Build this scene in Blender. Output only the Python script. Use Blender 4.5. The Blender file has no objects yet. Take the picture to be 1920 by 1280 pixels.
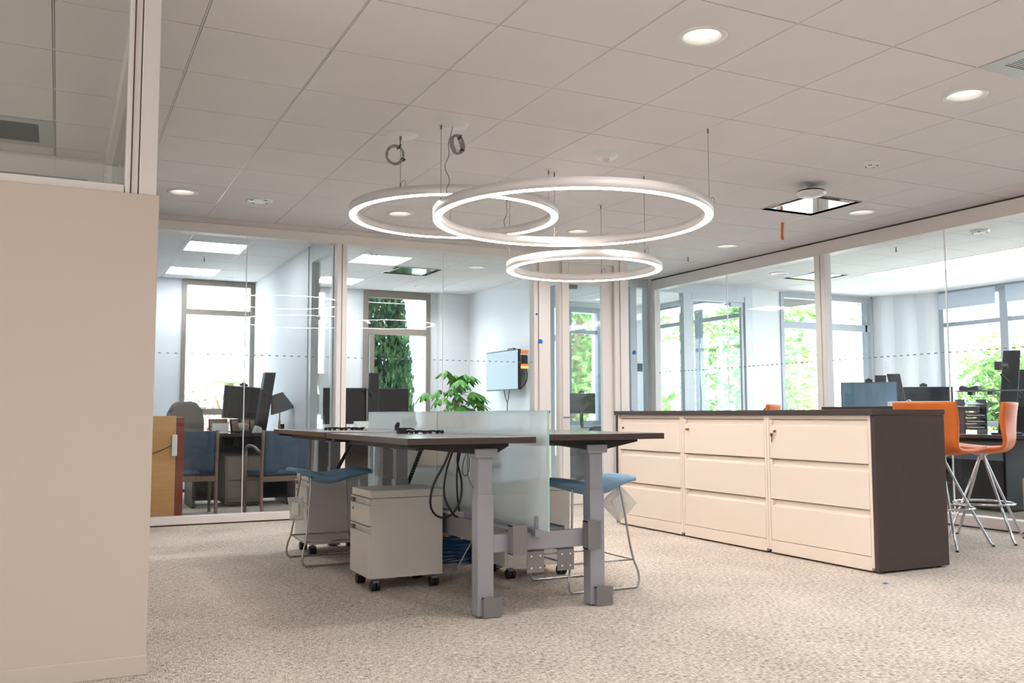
import bpy, math, random
from mathutils import Matrix, Vector
random.seed(7)
sc = bpy.context.scene
COL = sc.collection
PI = math.pi
H = 0.96888           # camera height
CZ = 2.743            # ceiling height
T = 0.61              # ceiling module
GX0, GY0 = 0.5331, 3.6771   # ceiling grid origin

def lin(c):
    return c / 12.92 if c <= 0.04045 else ((c + 0.055) / 1.055) ** 2.4
def rgb(r, g, b):
    return (lin(r / 255), lin(g / 255), lin(b / 255), 1)

# ------------------------------------------------------------------ camera, world, lights, exposure
yaw, pit, rol = 0.4585, 0.0787, -0.0021
cy, sy, cp, sp = math.cos(yaw), math.sin(yaw), math.cos(pit), math.sin(pit)
f = Vector((sy * cp, cy * cp, sp)); r = Vector((cy, -sy, 0)); u = r.cross(f)
R_ = r * math.cos(rol) + u * math.sin(rol); U_ = -r * math.sin(rol) + u * math.cos(rol)
cam = bpy.data.cameras.new('camera'); camo = bpy.data.objects.new('camera', cam); COL.objects.link(camo)
camo.matrix_world = Matrix(((R_.x, U_.x, -f.x, 0), (R_.y, U_.y, -f.y, 0), (R_.z, U_.z, -f.z, H), (0, 0, 0, 1)))
cam.lens = 36 * 1720.26 / 1920; cam.sensor_width = 36; cam.clip_start = 0.05; cam.clip_end = 300
sc.camera = camo
sc.view_settings.view_transform = 'Standard'; sc.view_settings.look = 'None'
sc.view_settings.exposure = 1.0; sc.view_settings.gamma = 1; sc.view_settings.use_curve_mapping = False
sc.cycles.transparent_max_bounces = 32; sc.cycles.max_bounces = 7; sc.cycles.diffuse_bounces = 4
sc.cycles.glossy_bounces = 3; sc.cycles.transmission_bounces = 4
sc.cycles.sample_clamp_indirect = 6; sc.cycles.caustics_reflective = False; sc.cycles.caustics_refractive = False
sc.cycles.use_adaptive_sampling = True; sc.cycles.adaptive_threshold = 0.02

w = bpy.data.worlds.new('world'); sc.world = w; w.use_nodes = True
wn = w.node_tree.nodes; bg = wn['Background']
bg.inputs[0].default_value = (0.74, 0.88, 1.0, 1); bg.inputs[1].default_value = 5.4

def light(kind, name, loc, energy, color=(1, 1, 1), size=None, size_y=None, rot=(0, 0, 0), **k):
    L = bpy.data.lights.new(name, kind); L.energy = energy; L.color = color
    if kind == 'AREA':
        L.shape = 'RECTANGLE'; L.size = size; L.size_y = size_y
    for a, b in k.items(): setattr(L, a, b)
    o = bpy.data.objects.new(name, L); o.location = loc; o.rotation_euler = rot; COL.objects.link(o); return o
light('SUN', 'sun', (0, 0, 20), 6.0, (1, 0.96, 0.88), rot=(math.radians(38), 0, math.radians(28)), angle=0.01)
# added area lights standing in for unseen windows and lamps behind the camera
light('AREA', 'rear_fill', (0.5, -4.8, 1.6), 9, (0.98, 0.98, 1), 9, 2.0, rot=(-PI / 2 + PI, 0, 0))
light('AREA', 'rear_ceiling_fill', (1.5, -1.2, 2.70), 42, (1, 0.98, 0.97), 8, 4.0)
light('AREA', 'west_fill', (-5.8, 0.2, 1.5), 100, (1, 0.98, 0.96), 2.0, 6.0, rot=(0, -PI / 2, 0))
def portal(loc, sx, sy_, rot):
    o = light('AREA', 'window_portal', loc, 1, size=sx, size_y=sy_, rot=rot); o.data.cycles.is_portal = True
portal((1.88, 12.56, 1.7), 0.95, 2.0, (-PI / 2, 0, 0))
portal((4.36, 12.56, 1.6), 0.95, 2.1, (-PI / 2, 0, 0))
portal((10.2, 10.08, 1.7), 1.8, 2.0, (-PI / 2, 0, 0))
portal((11.55, 6.6, 1.7), 2.0, 5.3, (0, PI / 2, 0))
portal((8.75, 11.35, 1.7), 2.0, 2.3, (0, PI / 2, 0))
portal((7.45, 12.56, 1.7), 0.6, 2.0, (-PI / 2, 0, 0))

# ------------------------------------------------------------------ materials
def newmat(name):
    m = bpy.data.materials.new(name); m.use_nodes = True
    return m, m.node_tree.nodes, m.node_tree.links
def mat(name, col, rough=0.5, metal=0.0, var=0.06, scale=8.0, bump=0.0, bscale=200.0, spec=0.5, stretch=None, trans=0.0):
    m, n, l = newmat(name); b = n['Principled BSDF']
    b.inputs['Roughness'].default_value = rough; b.inputs['Metallic'].default_value = metal
    b.inputs['Specular IOR Level'].default_value = spec
    tc = n.new('ShaderNodeTexCoord'); src = tc.outputs['Object']
    if stretch:
        mp = n.new('ShaderNodeMapping'); mp.inputs['Scale'].default_value = stretch
        l.new(src, mp.inputs[0]); src = mp.outputs[0]
    nz = n.new('ShaderNodeTexNoise'); nz.inputs['Scale'].default_value = scale; nz.inputs['Detail'].default_value = 3
    l.new(src, nz.inputs['Vector'])
    cr = n.new('ShaderNodeMix'); cr.data_type = 'RGBA'
    a = [max(0, c * (1 - var)) for c in col[:3]] + [1]; c2 = [min(1, c * (1 + var)) for c in col[:3]] + [1]
    cr.inputs[6].default_value = a; cr.inputs[7].default_value = c2
    l.new(nz.outputs[0], cr.inputs[0]); l.new(cr.outputs[2], b.inputs['Base Color'])
    if bump:
        n2 = n.new('ShaderNodeTexNoise'); n2.inputs['Scale'].default_value = bscale; l.new(src, n2.inputs['Vector'])
        bp = n.new('ShaderNodeBump'); bp.inputs['Strength'].default_value = bump; bp.inputs['Distance'].default_value = 0.003
        l.new(n2.outputs[0], bp.inputs['Height']); l.new(bp.outputs[0], b.inputs['Normal'])
    return m
def emit(name, col, s):
    m, n, l = newmat(name); n.remove(n['Principled BSDF'])
    e = n.new('ShaderNodeEmission'); e.inputs[0].default_value = (*col, 1); e.inputs[1].default_value = s
    l.new(e.outputs[0], n['Material Output'].inputs[0]); return m
def glass(name, tint, k=1.7, haze=0.0, hazecol=(0.8, 0.9, 0.9), rough=0.0):
    m, n, l = newmat(name); n.remove(n['Principled BSDF'])
    tr = n.new('ShaderNodeBsdfTransparent'); tr.inputs[0].default_value = (*tint, 1)
    gl = n.new('ShaderNodeBsdfGlossy'); gl.inputs['Roughness'].default_value = rough
    fr = n.new('ShaderNodeFresnel'); fr.inputs[0].default_value = 1.5
    ge = n.new('ShaderNodeNewGeometry')
    a = n.new('ShaderNodeMath'); a.operation = 'SUBTRACT'; a.inputs[0].default_value = 1; l.new(ge.outputs['Backfacing'], a.inputs[1])
    b = n.new('ShaderNodeMath'); b.operation = 'MULTIPLY'; l.new(fr.outputs[0], b.inputs[0]); l.new(a.outputs[0], b.inputs[1])
    c = n.new('ShaderNodeMath'); c.operation = 'MULTIPLY'; c.use_clamp = True; l.new(b.outputs[0], c.inputs[0]); c.inputs[1].default_value = k
    base = tr.outputs[0]
    if haze:
        df = n.new('ShaderNodeBsdfDiffuse'); df.inputs[0].default_value = (*hazecol, 1)
        tl = n.new('ShaderNodeBsdfTranslucent'); tl.inputs[0].default_value = (*hazecol, 1)
        dm = n.new('ShaderNodeMixShader'); l.new(df.outputs[0], dm.inputs[1]); l.new(tl.outputs[0], dm.inputs[2]); dm.inputs[0].default_value = 0.5
        hm = n.new('ShaderNodeMixShader'); hm.inputs[0].default_value = haze; l.new(base, hm.inputs[1]); l.new(dm.outputs[0], hm.inputs[2]); base = hm.outputs[0]
    mx = n.new('ShaderNodeMixShader'); l.new(c.outputs[0], mx.inputs[0]); l.new(base, mx.inputs[1]); l.new(gl.outputs[0], mx.inputs[2])
    l.new(mx.outputs[0], n['Material Output'].inputs[0]); return m

def carpet_mat():
    m, n, l = newmat('carpet'); b = n['Principled BSDF']; b.inputs['Roughness'].default_value = 0.95; b.inputs['Specular IOR Level'].default_value = 0.1
    tc = n.new('ShaderNodeTexCoord')
    outs = []
    for sc_, st in ((1, (36, 170, 1)), (1, (170, 36, 1)), (1, (260, 260, 1)), (1, (2.2, 2.2, 1))):
        mp = n.new('ShaderNodeMapping'); mp.inputs['Scale'].default_value = st; l.new(tc.outputs['Object'], mp.inputs[0])
        nz = n.new('ShaderNodeTexNoise'); nz.inputs['Scale'].default_value = sc_; nz.inputs['Detail'].default_value = 4; l.new(mp.outputs[0], nz.inputs[0]); outs.append(nz.outputs[0])
    def mth(op, a, bb):
        q = n.new('ShaderNodeMath'); q.operation = op
        for i, v in enumerate((a, bb)):
            if isinstance(v, (int, float)): q.inputs[i].default_value = v
            else: l.new(v, q.inputs[i])
        return q.outputs[0]
    s = mth('ADD', mth('MULTIPLY', outs[0], 0.36), mth('MULTIPLY', outs[1], 0.30))
    s = mth('ADD', s, mth('MULTIPLY', outs[2], 0.26)); s = mth('ADD', s, mth('MULTIPLY', outs[3], 0.08))
    cr = n.new('ShaderNodeValToRGB'); e = cr.color_ramp.elements
    e[0].position = 0.41; e[0].color = rgb(116, 109, 104); e[1].position = 0.59; e[1].color = rgb(230, 220, 209)
    x = e.new(0.5); x.color = rgb(194, 183, 172)
    l.new(s, cr.inputs[0]); l.new(cr.outputs[0], b.inputs['Base Color'])
    bp = n.new('ShaderNodeBump'); bp.inputs['Strength'].default_value = 0.4; bp.inputs['Distance'].default_value = 0.004
    l.new(s, bp.inputs['Height']); l.new(bp.outputs[0], b.inputs['Normal']); return m

M = dict(
    carpet=carpet_mat(),
    tile=mat('ceiling_board', rgb(230, 227, 228), 0.95, var=0.03, scale=3, bump=0.15, bscale=350, spec=0.1),
    runner=mat('grid_metal', rgb(215, 215, 212), 0.35, 0.2, var=0.02),
    gap=mat('shadow_gap', rgb(70, 66, 64), 0.9, var=0.02),
    wall=mat('wall_paint', rgb(205, 194, 183), 0.7, var=0.02, scale=2, bump=0.05, bscale=300, spec=0.25),
    white=mat('white_wall', rgb(226, 229, 233), 0.75, var=0.015, scale=2, spec=0.2),
    frame=mat('frame_paint', rgb(228, 222, 218), 0.45, var=0.015, scale=4),
    wframe=mat('pale_frame', rgb(206, 212, 218), 0.45, var=0.015, scale=4),
    bronze=mat('window_frame', rgb(140, 130, 122), 0.5, 0.2, var=0.03),
    steelframe=mat('grey_window_frame', rgb(160, 164, 172), 0.5, 0.2, var=0.03),
    glass=glass('clear_glass', (0.965, 0.985, 0.985), 1.6),
    wglass=glass('window_glass', (0.95, 0.98, 0.98), 0.8),
    darkglass=glass('clerestory_glass', (0.93, 0.955, 0.945), 1.6),
    screen=glass('frosted_glass', (0.90, 0.97, 0.98), 2.4, haze=0.6, hazecol=(0.88, 0.95, 0.97), rough=0.02),
    edge=mat('glass_edge', rgb(160, 205, 198), 0.2, var=0.03),
    dash=mat('dash_film', rgb(130, 130, 135), 0.6, var=0.02),
    metal_w=mat('painted_steel', rgb(240, 226, 212), 0.42, var=0.012, scale=3),
    metal_p=mat('pedestal_steel', rgb(216, 213, 208), 0.42, var=0.012, scale=3),
    darkwood=mat('dark_laminate', rgb(74, 62, 60), 0.38, var=0.18, scale=6, stretch=(14, 14, 1.2), bump=0.05, bscale=60),
    darktop=mat('dark_desk_top', rgb(72, 62, 60), 0.22, var=0.14, scale=6, stretch=(2, 14, 14)),
    silver=mat('silver_paint', rgb(160, 161, 170), 0.38, 0.35, var=0.02),
    greymet=mat('grey_bracket', rgb(126, 124, 125), 0.5, 0.2, var=0.03),
    chrome=mat('chrome', rgb(205, 205, 208), 0.12, 1.0, var=0.02),
    wire=mat('stool_wire', rgb(190, 190, 192), 0.25, 0.9, var=0.02),
    black=mat('black_plastic', rgb(30, 30, 33), 0.45, var=0.1),
    bracket=mat('black_bracket', rgb(42, 40, 42), 0.45, 0.2, var=0.1),
    blue=mat('blue_fabric', rgb(128, 164, 192), 0.85, var=0.08, scale=60, bump=0.3, bscale=900, spec=0.15),
    bluegrey=mat('blue_grey_fabric', rgb(74, 90, 110), 0.85, var=0.1, scale=60, bump=0.3, bscale=900, spec=0.15),
    taupe=mat('taupe_fabric', rgb(128, 118, 108), 0.85, var=0.08, scale=60, bump=0.3, bscale=700),
    orange=mat('orange_leather', rgb(228, 118, 44), 0.5, var=0.06, scale=30, bump=0.1, bscale=250),
    grey=mat('grey_plastic', rgb(120, 124, 132), 0.5, var=0.05),
    ringw=mat('ring_white', rgb(226, 222, 220), 0.35, var=0.01),
    ring=emit('ring_light', (1.0, 0.91, 0.85), 17),
    down=emit('downlight_lens', (1.0, 0.90, 0.82), 4),
    panel=emit('light_panel', (0.95, 0.98, 1.0), 9.0),
    cable=mat('grey_cable', rgb(150, 148, 146), 0.5, var=0.05),
    wirecable=mat('steel_cable', rgb(130, 126, 124), 0.35, 0.6, var=0.05),
    blackcable=mat('black_cable', rgb(22, 22, 25), 0.4, var=0.1),
    bluecable=mat('blue_cable', rgb(38, 96, 150), 0.4, var=0.12, scale=40),
    redcable=mat('red_cable', rgb(130, 50, 40), 0.5, var=0.1),
    tapeb=mat('blue_tape', rgb(30, 110, 200), 0.7, var=0.05),
    tapeo=mat('orange_tape', rgb(245, 130, 75), 0.7, var=0.05),
    tapey=mat('yellow_tape', rgb(245, 225, 130), 0.7, var=0.05),
    brass=mat('brass', rgb(190, 150, 80), 0.25, 0.9, var=0.05),
    mahog=mat('mahogany', rgb(120, 42, 30), 0.35, var=0.2, scale=5, stretch=(12, 12, 1)),
    maple=mat('maple_board', rgb(198, 148, 90), 0.5, var=0.16, scale=4, stretch=(1.5, 1.5, 9)),
    legwood=mat('chair_wood', rgb(120, 98, 84), 0.5, var=0.12, scale=6, stretch=(10, 10, 1)),
    screenblack=mat('screen_black', rgb(26, 29, 34), 0.08, var=0.05),
    monback=mat('monitor_back', rgb(52, 60, 72), 0.4, var=0.05),
    shade=mat('lamp_shade', rgb(78, 76, 78), 0.8, var=0.05),
    shadein=mat('lamp_shade_lining', rgb(225, 205, 170), 0.8, var=0.04),
    paper=mat('paper', rgb(228, 228, 226), 0.8, var=0.04, scale=20),
    plastic_bag=glass('bag_film', (0.93, 0.93, 0.92), 2.0, haze=0.5, hazecol=(0.82, 0.80, 0.78), rough=0.1),
    photo=mat('photo_print', rgb(150, 130, 110), 0.4, var=0.6, scale=30),
    cardb=mat('cardboard', rgb(196, 164, 122), 0.8, var=0.06),
    leafin=mat('plant_leaf', rgb(78, 150, 52), 0.45, var=0.35, scale=9),
    stem=mat('plant_stem', rgb(120, 120, 70), 0.7, var=0.2),
    pot=mat('ceramic_pot', rgb(200, 196, 190), 0.4, var=0.04),
    mirror=mat('mirror_panel', rgb(225, 228, 228), 0.06, 1.0, var=0.01),
    vent=mat('vent_metal', rgb(196, 196, 196), 0.4, 0.3, var=0.02),
    ventdark=mat('vent_grey', rgb(120, 120, 118), 0.6, 0.2, var=0.04),
    plasticw=mat('white_plastic', rgb(228, 228, 226), 0.35, var=0.01),
    greent=mat('green_light_tint', rgb(150, 225, 185), 0.15, var=0.03),  # pale green for the painted light reflections in the left office
    stone=mat('pale_render', rgb(232, 232, 230), 0.8, var=0.03),
    ground=mat('pale_paving', rgb(205, 200, 190), 0.9, var=0.1, scale=2),
    bark=mat('bark', rgb(150, 120, 100), 0.9, var=0.2, scale=12),
    yellow=mat('yellow_folder', rgb(214, 205, 80), 0.6, var=0.04),
    monblue=mat('monitor_blue_grey', rgb(92, 122, 144), 0.3, var=0.04),
    shadeb=mat('roller_shade', rgb(196, 206, 220), 0.8, var=0.02),
)
def leafmat(name, c1, c2):
    m, n, l = newmat(name); b = n['Principled BSDF']; n.remove(b)
    tc = n.new('ShaderNodeTexCoord'); nz = n.new('ShaderNodeTexNoise'); nz.inputs['Scale'].default_value = 3.0; l.new(tc.outputs['Object'], nz.inputs[0])
    cr = n.new('ShaderNodeValToRGB'); cr.color_ramp.elements[0].position = 0.35; cr.color_ramp.elements[1].position = 0.65
    cr.color_ramp.elements[0].color = c1; cr.color_ramp.elements[1].color = c2; l.new(nz.outputs[0], cr.inputs[0])
    d = n.new('ShaderNodeBsdfDiffuse'); t = n.new('ShaderNodeBsdfTranslucent'); mx = n.new('ShaderNodeMixShader'); mx.inputs[0].default_value = 0.45
    l.new(cr.outputs[0], d.inputs[0]); l.new(cr.outputs[0], t.inputs[0]); l.new(d.outputs[0], mx.inputs[1]); l.new(t.outputs[0], mx.inputs[2])
    l.new(mx.outputs[0], n['Material Output'].inputs[0]); return m
M['leaf_pale'] = leafmat('pale_leaf', rgb(92, 126, 68), rgb(160, 184, 116))
M['leaf_dark'] = leafmat('cypress_leaf', rgb(18, 38, 30), rgb(70, 96, 62))
M['leaf_pink'] = leafmat('blossom_leaf', rgb(90, 118, 80), rgb(212, 156, 168))

# ------------------------------------------------------------------ mesh helpers
WM = {}   # world matrices of objects made here
class MB:
    def __init__(s): s.v = []; s.f = []; s.sm = []
    def add(s, vs, fs, smooth=False, mtx=None):
        k = len(s.v)
        s.v += [tuple(mtx @ Vector(p)) if mtx else tuple(p) for p in vs]
        s.f += [tuple(i + k for i in q) for q in fs]; s.sm += [smooth] * len(fs); return s
    def box(s, x0, x1, y0, y1, z0, z1, mtx=None):
        v = [(x, y, z) for z in (z0, z1) for y in (y0, y1) for x in (x0, x1)]
        return s.add(v, [(0, 2, 3, 1), (4, 5, 7, 6), (0, 1, 5, 4), (2, 6, 7, 3), (0, 4, 6, 2), (1, 3, 7, 5)], False, mtx)
    def cyl(s, p0, p1, r0, r1=None, n=16, caps=True):
        r1 = r0 if r1 is None else r1
        p0, p1 = Vector(p0), Vector(p1); d = (p1 - p0).normalized()
        a = d.orthogonal().normalized(); b = d.cross(a)
        vs = [p0 + (a * math.cos(t) + b * math.sin(t)) * r0 for t in [2 * PI * i / n for i in range(n)]]
        vs += [p1 + (a * math.cos(t) + b * math.sin(t)) * r1 for t in [2 * PI * i / n for i in range(n)]]
        s.add(vs, [(i, (i + 1) % n, n + (i + 1) % n, n + i) for i in range(n)], True)
        if caps:
            s.add(vs[:n], [tuple(range(n - 1, -1, -1))]); s.add(vs[n:], [tuple(range(n))])
        return s
    def tube(s, pts, rad, n=8, smooth=0, closed=False):
        P = [Vector(p) for p in pts]
        for _ in range(smooth):
            Q = []; m = len(P)
            rng = range(m) if closed else range(m - 1)
            if not closed: Q.append(P[0])
            for i in rng:
                a, b = P[i], P[(i + 1) % m]; Q += [a.lerp(b, .25), a.lerp(b, .75)]
            if not closed: Q.append(P[-1])
            P = Q
        m = len(P); vs = []; nrm = None
        for i in range(m):
            if closed: d = (P[(i + 1) % m] - P[i - 1])
            else: d = P[min(i + 1, m - 1)] - P[max(i - 1, 0)]
            d.normalize()
            if nrm is None: nrm = d.orthogonal().normalized()
            nrm = (nrm - d * nrm.dot(d)).normalized(); b = d.cross(nrm)
            vs += [P[i] + (nrm * math.cos(t) + b * math.sin(t)) * rad for t in [2 * PI * k / n for k in range(n)]]
        fs = []
        for i in range(m if closed else m - 1):
            j = (i + 1) % m
            fs += [(i * n + k, i * n + (k + 1) % n, j * n + (k + 1) % n, j * n + k) for k in range(n)]
        if not closed: fs += [tuple(range(n - 1, -1, -1)), tuple((m - 1) * n + k for k in range(n))]
        return s.add(vs, fs, True)
    def lathe(s, prof, c=(0, 0, 0), n=32, mtx=None, close=False):
        vs = []; m = len(prof)
        for i in range(n):
            t = 2 * PI * i / n
            vs += [(c[0] + p[0] * math.cos(t), c[1] + p[0] * math.sin(t), c[2] + p[1]) for p in prof]
        fs = [(i * m + k, ((i + 1) % n) * m + k, ((i + 1) % n) * m + (k + 1) % m, i * m + (k + 1) % m) for i in range(n) for k in range(m if close else m - 1)]
        return s.add(vs, fs, True, mtx)
    def prism(s, poly, axis, a, b):
        # poly of 2D points in the plane normal to axis; extruded a..b
        def p3(q, t): return {'x': (t, q[0], q[1]), 'y': (q[0], t, q[1]), 'z': (q[0], q[1], t)}[axis]
        n = len(poly); vs = [p3(q, a) for q in poly] + [p3(q, b) for q in poly]
        return s.add(vs, [tuple(range(n))[::-1], tuple(range(n, 2 * n))] + [(i, (i + 1) % n, n + (i + 1) % n, n + i) for i in range(n)])
    def sheet(s, fn, nu, nv, th=0.0, smooth=True):
        g = [[Vector(fn(i / nu, j / nv)) for j in range(nv + 1)] for i in range(nu + 1)]
        vs = [g[i][j] for i in range(nu + 1) for j in range(nv + 1)]; W = nv + 1
        fs = [(i * W + j, (i + 1) * W + j, (i + 1) * W + j + 1, i * W + j + 1) for i in range(nu) for j in range(nv)]
        if not th: return s.add(vs, fs, smooth)
        nr = []
        for i in range(nu + 1):
            for j in range(nv + 1):
                a = g[min(i + 1, nu)][j] - g[max(i - 1, 0)][j]; b = g[i][min(j + 1, nv)] - g[i][max(j - 1, 0)]
                c = a.cross(b); nr.append(c.normalized() if c.length > 1e-9 else Vector((0, 0, 1)))
        K = len(vs); v2 = [vs[i] - nr[i] * th for i in range(K)]
        f2 = [tuple(K + q for q in ff[::-1]) for ff in fs]
        rim = [i * W for i in range(nu + 1)] + [nu * W + j for j in range(1, W)] + [i * W + nv for i in range(nu - 1, -1, -1)] + [j for j in range(nv - 1, 0, -1)]
        f3 = [(rim[k], rim[(k + 1) % len(rim)], K + rim[(k + 1) % len(rim)], K + rim[k]) for k in range(len(rim))]
        return s.add(vs + v2, fs + f2 + [q[::-1] for q in f3], smooth)
    def mesh(s, name, m):
        me = bpy.data.meshes.new(name); me.from_pydata([tuple(p) for p in s.v], [], s.f)
        me.polygons.foreach_set('use_smooth', s.sm); me.materials.append(m); me.update(); return me
    def build(s, name, m, parent=None, world=False, bev=0, loc=None, kind=None, label=None):
        if parent is not None and world:
            inv = WM[parent.name].inverted(); s.v = [tuple(inv @ Vector(p)) for p in s.v]
        off = Vector((0, 0, 0))
        if parent is None or world:
            xs, ys, zs = zip(*s.v)
            off = Vector(((min(xs) + max(xs)) / 2, (min(ys) + max(ys)) / 2, min(zs)))
            s.v = [tuple(Vector(p) - off) for p in s.v]
        o = bpy.data.objects.new(name, s.mesh(name, m)); COL.objects.link(o)
        o.location = off
        if parent is not None: o.parent = parent
        WM[o.name] = (WM[parent.name] if parent is not None else Matrix()) @ Matrix.Translation(off)
        if bev:
            b = o.modifiers.new('bevel', 'BEVEL'); b.width = bev; b.segments = 2; b.limit_method = 'ANGLE'; b.angle_limit = 0.9
        if kind: o['kind'] = kind
        if label: o['label'] = label
        return o
def thing(name, label, cat, loc=(0, 0, 0), rz=0, group=None):
    o = bpy.data.objects.new(name, None); COL.objects.link(o); o.location = loc; o.rotation_euler = (0, 0, rz)
    o.empty_display_size = 0.1; o['label'] = label; o['category'] = cat
    if group: o['group'] = group
    WM[o.name] = Matrix.Translation(loc) @ Matrix.Rotation(rz, 4, 'Z'); return o
def tag(o, label, cat, group=None, kind=None):
    o['label'] = label; o['category'] = cat
    if group: o['group'] = group
    if kind: o['kind'] = kind
    return o
def struct(name, mb, m, bev=0):
    return mb.build(name, m, kind='structure', bev=bev)
def sroot(name, loc=(0, 0, 0)):
    o = bpy.data.objects.new(name, None); COL.objects.link(o); o.location = loc; o['kind'] = 'structure'; o.empty_display_size = 0.1
    WM[o.name] = Matrix.Translation(loc); return o
def dup(root, loc, rz=None, label=None, group=None):
    r_ = root.copy(); COL.objects.link(r_); r_.location = loc
    if rz is not None: r_.rotation_euler = (0, 0, rz)
    if label: r_['label'] = label
    if group: r_['group'] = group
    WM[r_.name] = Matrix.Translation(loc) @ Matrix.Rotation(r_.rotation_euler[2], 4, 'Z')
    for ch in list(root.children):
        c = ch.copy(); COL.objects.link(c); c.parent = r_; WM[c.name] = WM[r_.name] @ ch.matrix_basis
        for g in ch.children:
            d = g.copy(); COL.objects.link(d); d.parent = c; WM[d.name] = WM[c.name] @ g.matrix_basis
    return r_
def B(*a, **k): return MB().box(*a, **k)

# ------------------------------------------------------------------ shell
XW, XE, YS, YN = -6.0, 11.6, -5.0, 12.6
fl = MB().prism([(XW, YS), (XE, YS), (XE, 10.1), (9.0, 10.1), (9.0, YN), (XW, YN)], 'z', -0.1, 0)
struct('floor', fl, M['carpet'])
struct('sun_block_roof', B(XW - .2, XE + .8, YS - .2, YN + .3, 3.1, 3.3), M['stone'])  # unseen, added to keep the sun out of the rooms
struct('wall_south', B(XW, XE, YS - .1, YS, 0, 3.1), M['wall'])
struct('wall_west', B(XW - .1, XW, YS, YN, 0, 3.1), M['wall'])
GXI, GYI = [GX0 + T * i for i in range(-12, 20)], [GY0 + T * j for j in range(-16, 18)]

# ---- ceiling tiles
class Q: pass
def proj(x, y, z):
    d = Vector((x, y, z - H)); zz = d.dot(f)
    if zz < 0.2: return None
    return 960 + 1720.26 * d.dot(R_) / zz, 640 - 1720.26 * d.dot(U_) / zz
ceil = struct('ceiling', B(XW, XE, YS, YN, CZ + 0.10, CZ + 0.106), M['gap'])
DL = [(2.668, 3.372), (4.498, 3.372), (0.838, 7.642), (2.668, 7.642), (4.498, 7.642), (6.328, 7.642), (6.328, 5.812), (0.838, 3.372), (4.498, 10.082), (4.498, 11.912),
      (0.838, 1.542), (2.668, 1.542), (4.498, 1.542), (8.158, 8.862), (-1.602, 4.592), (-1.602, 6.422)]  # last two added out of view to brighten the left office
PAN = [(1.448, 10.082), (1.448, 11.912), (3.278, 10.082), (3.278, 11.912)]
DIF = [(5.718, 5.812), (3.888, 10.692), (8.768, 8.862)]
GRI = [(4.498, 2.762), (-0.382, 6.422)]
REG = [(XW, YS, 7.03, 8.60), (XW, 8.60, 5.50, YN), (5.50, 8.60, 7.03, YN), (7.03, YS, 9.22, 10.1), (7.03, 10.1, 8.8, YN)]
cells = []
def near(lst, x, y): return any(abs(a - x) < .06 and abs(b - y) < .06 for a, b in lst)
for (x0, y0, x1, y1) in REG:
    for gx in GXI:
        for gy in GYI:
            a0, a1, b0, b1 = max(gx, x0), min(gx + T, x1), max(gy, y0), min(gy + T, y1)
            if a1 - a0 < .03 or b1 - b0 < .03: continue
            cx, cyy = gx + T / 2, gy + T / 2
            if near(PAN, cx, cyy) or near(DIF, cx, cyy) or near(GRI, cx, cyy): continue
            pr = [proj(p, q, CZ) for p in (a0, a1) for q in (b0, b1)]
            vis = all(pr) and any(-80 < p[0] < 2000 and -80 < p[1] < 700 for p in pr)
            area = 0
            if vis:
                xs = [p[0] for p in pr]; ys = [p[1] for p in pr]; area = (max(xs) - min(xs)) * (max(ys) - min(ys))
            cells.append((area, a0, a1, b0, b1, near(DL, cx, cyy)))
cells.sort(key=lambda c: -c[0])
GAPX, GAPY = 0.006, 0.004
tile_full = B(-T / 2 + GAPX, T / 2 - GAPX, -T / 2 + GAPY, T / 2 - GAPY, 0, .014).mesh('ceiling_tile', M['tile'])
# tile with a round hole
def holed():
    mb = MB(); n = 32; rr = 0.092; hx, hy = T / 2 - GAPX, T / 2 - GAPY
    ci = [(rr * math.cos(2 * PI * i / n), rr * math.sin(2 * PI * i / n)) for i in range(n)]
    sq = []
    for i in range(n):
        c, s_ = math.cos(2 * PI * i / n), math.sin(2 * PI * i / n); k = min(hx / max(abs(c), 1e-6), hy / max(abs(s_), 1e-6)); sq.append((c * k, s_ * k))
    # exact corners
    for q in ((1, 1), (-1, 1), (-1, -1), (1, -1)):
        i = min(range(n), key=lambda k: (sq[k][0] - q[0] * hx) ** 2 + (sq[k][1] - q[1] * hy) ** 2); sq[i] = (q[0] * hx, q[1] * hy)
    vs = [(x, y, 0) for x, y in ci] + [(x, y, 0) for x, y in sq] + [(x, y, .014) for x, y in ci] + [(x, y, .014) for x, y in sq]
    fs = []
    for i in range(n):
        j = (i + 1) % n
        fs += [(i, j, n + j, n + i), (2 * n + i, 3 * n + i, 3 * n + j, 2 * n + j), (n + i, n + j, 3 * n + j, 3 * n + i), (i, 2 * n + i, 2 * n + j, j)]
    mb.add(vs, fs); return mb.mesh('ceiling_tile_with_hole', M['tile'])
tile_hole = holed()
rest = MB(); cnt = 0
for (area, a0, a1, b0, b1, hole) in cells:
    full = a1 - a0 > T - .01 and b1 - b0 > T - .01
    if hole or (cnt < 292 and area > 60):
        if full: me = tile_hole if hole else tile_full
        else: me = B(-(a1 - a0) / 2 + GAPX, (a1 - a0) / 2 - GAPX, -(b1 - b0) / 2 + GAPY, (b1 - b0) / 2 - GAPY, 0, .014).mesh('ceiling_tile', M['tile'])
        o = bpy.data.objects.new('ceiling_tile', me); COL.objects.link(o); o.parent = ceil
        o.location = Vector(((a0 + a1) / 2, (b0 + b1) / 2, CZ)) - ceil.location
        cnt += 1
    else:
        rest.box(a0 + GAPX, a1 - GAPX, b0 + GAPY, b1 - GAPY, CZ, CZ + .014)
rest.build('far_ceiling_tiles', M['tile'], ceil, world=True, kind='stuff')
for gx in GXI:
    if -5 < gx < 9.2:
        y1 = 8.6 if gx < 5.4 else 10.1
        for (ya, yb) in ((YS, 8.56), (8.7, YN)) if gx < 7 else ((YS, 10.1),):
            B(gx - .0035, gx + .0035, ya, yb, CZ + .001, CZ + .006).build('grid_runner', M['runner'], ceil, world=True)
tee = MB()
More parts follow.
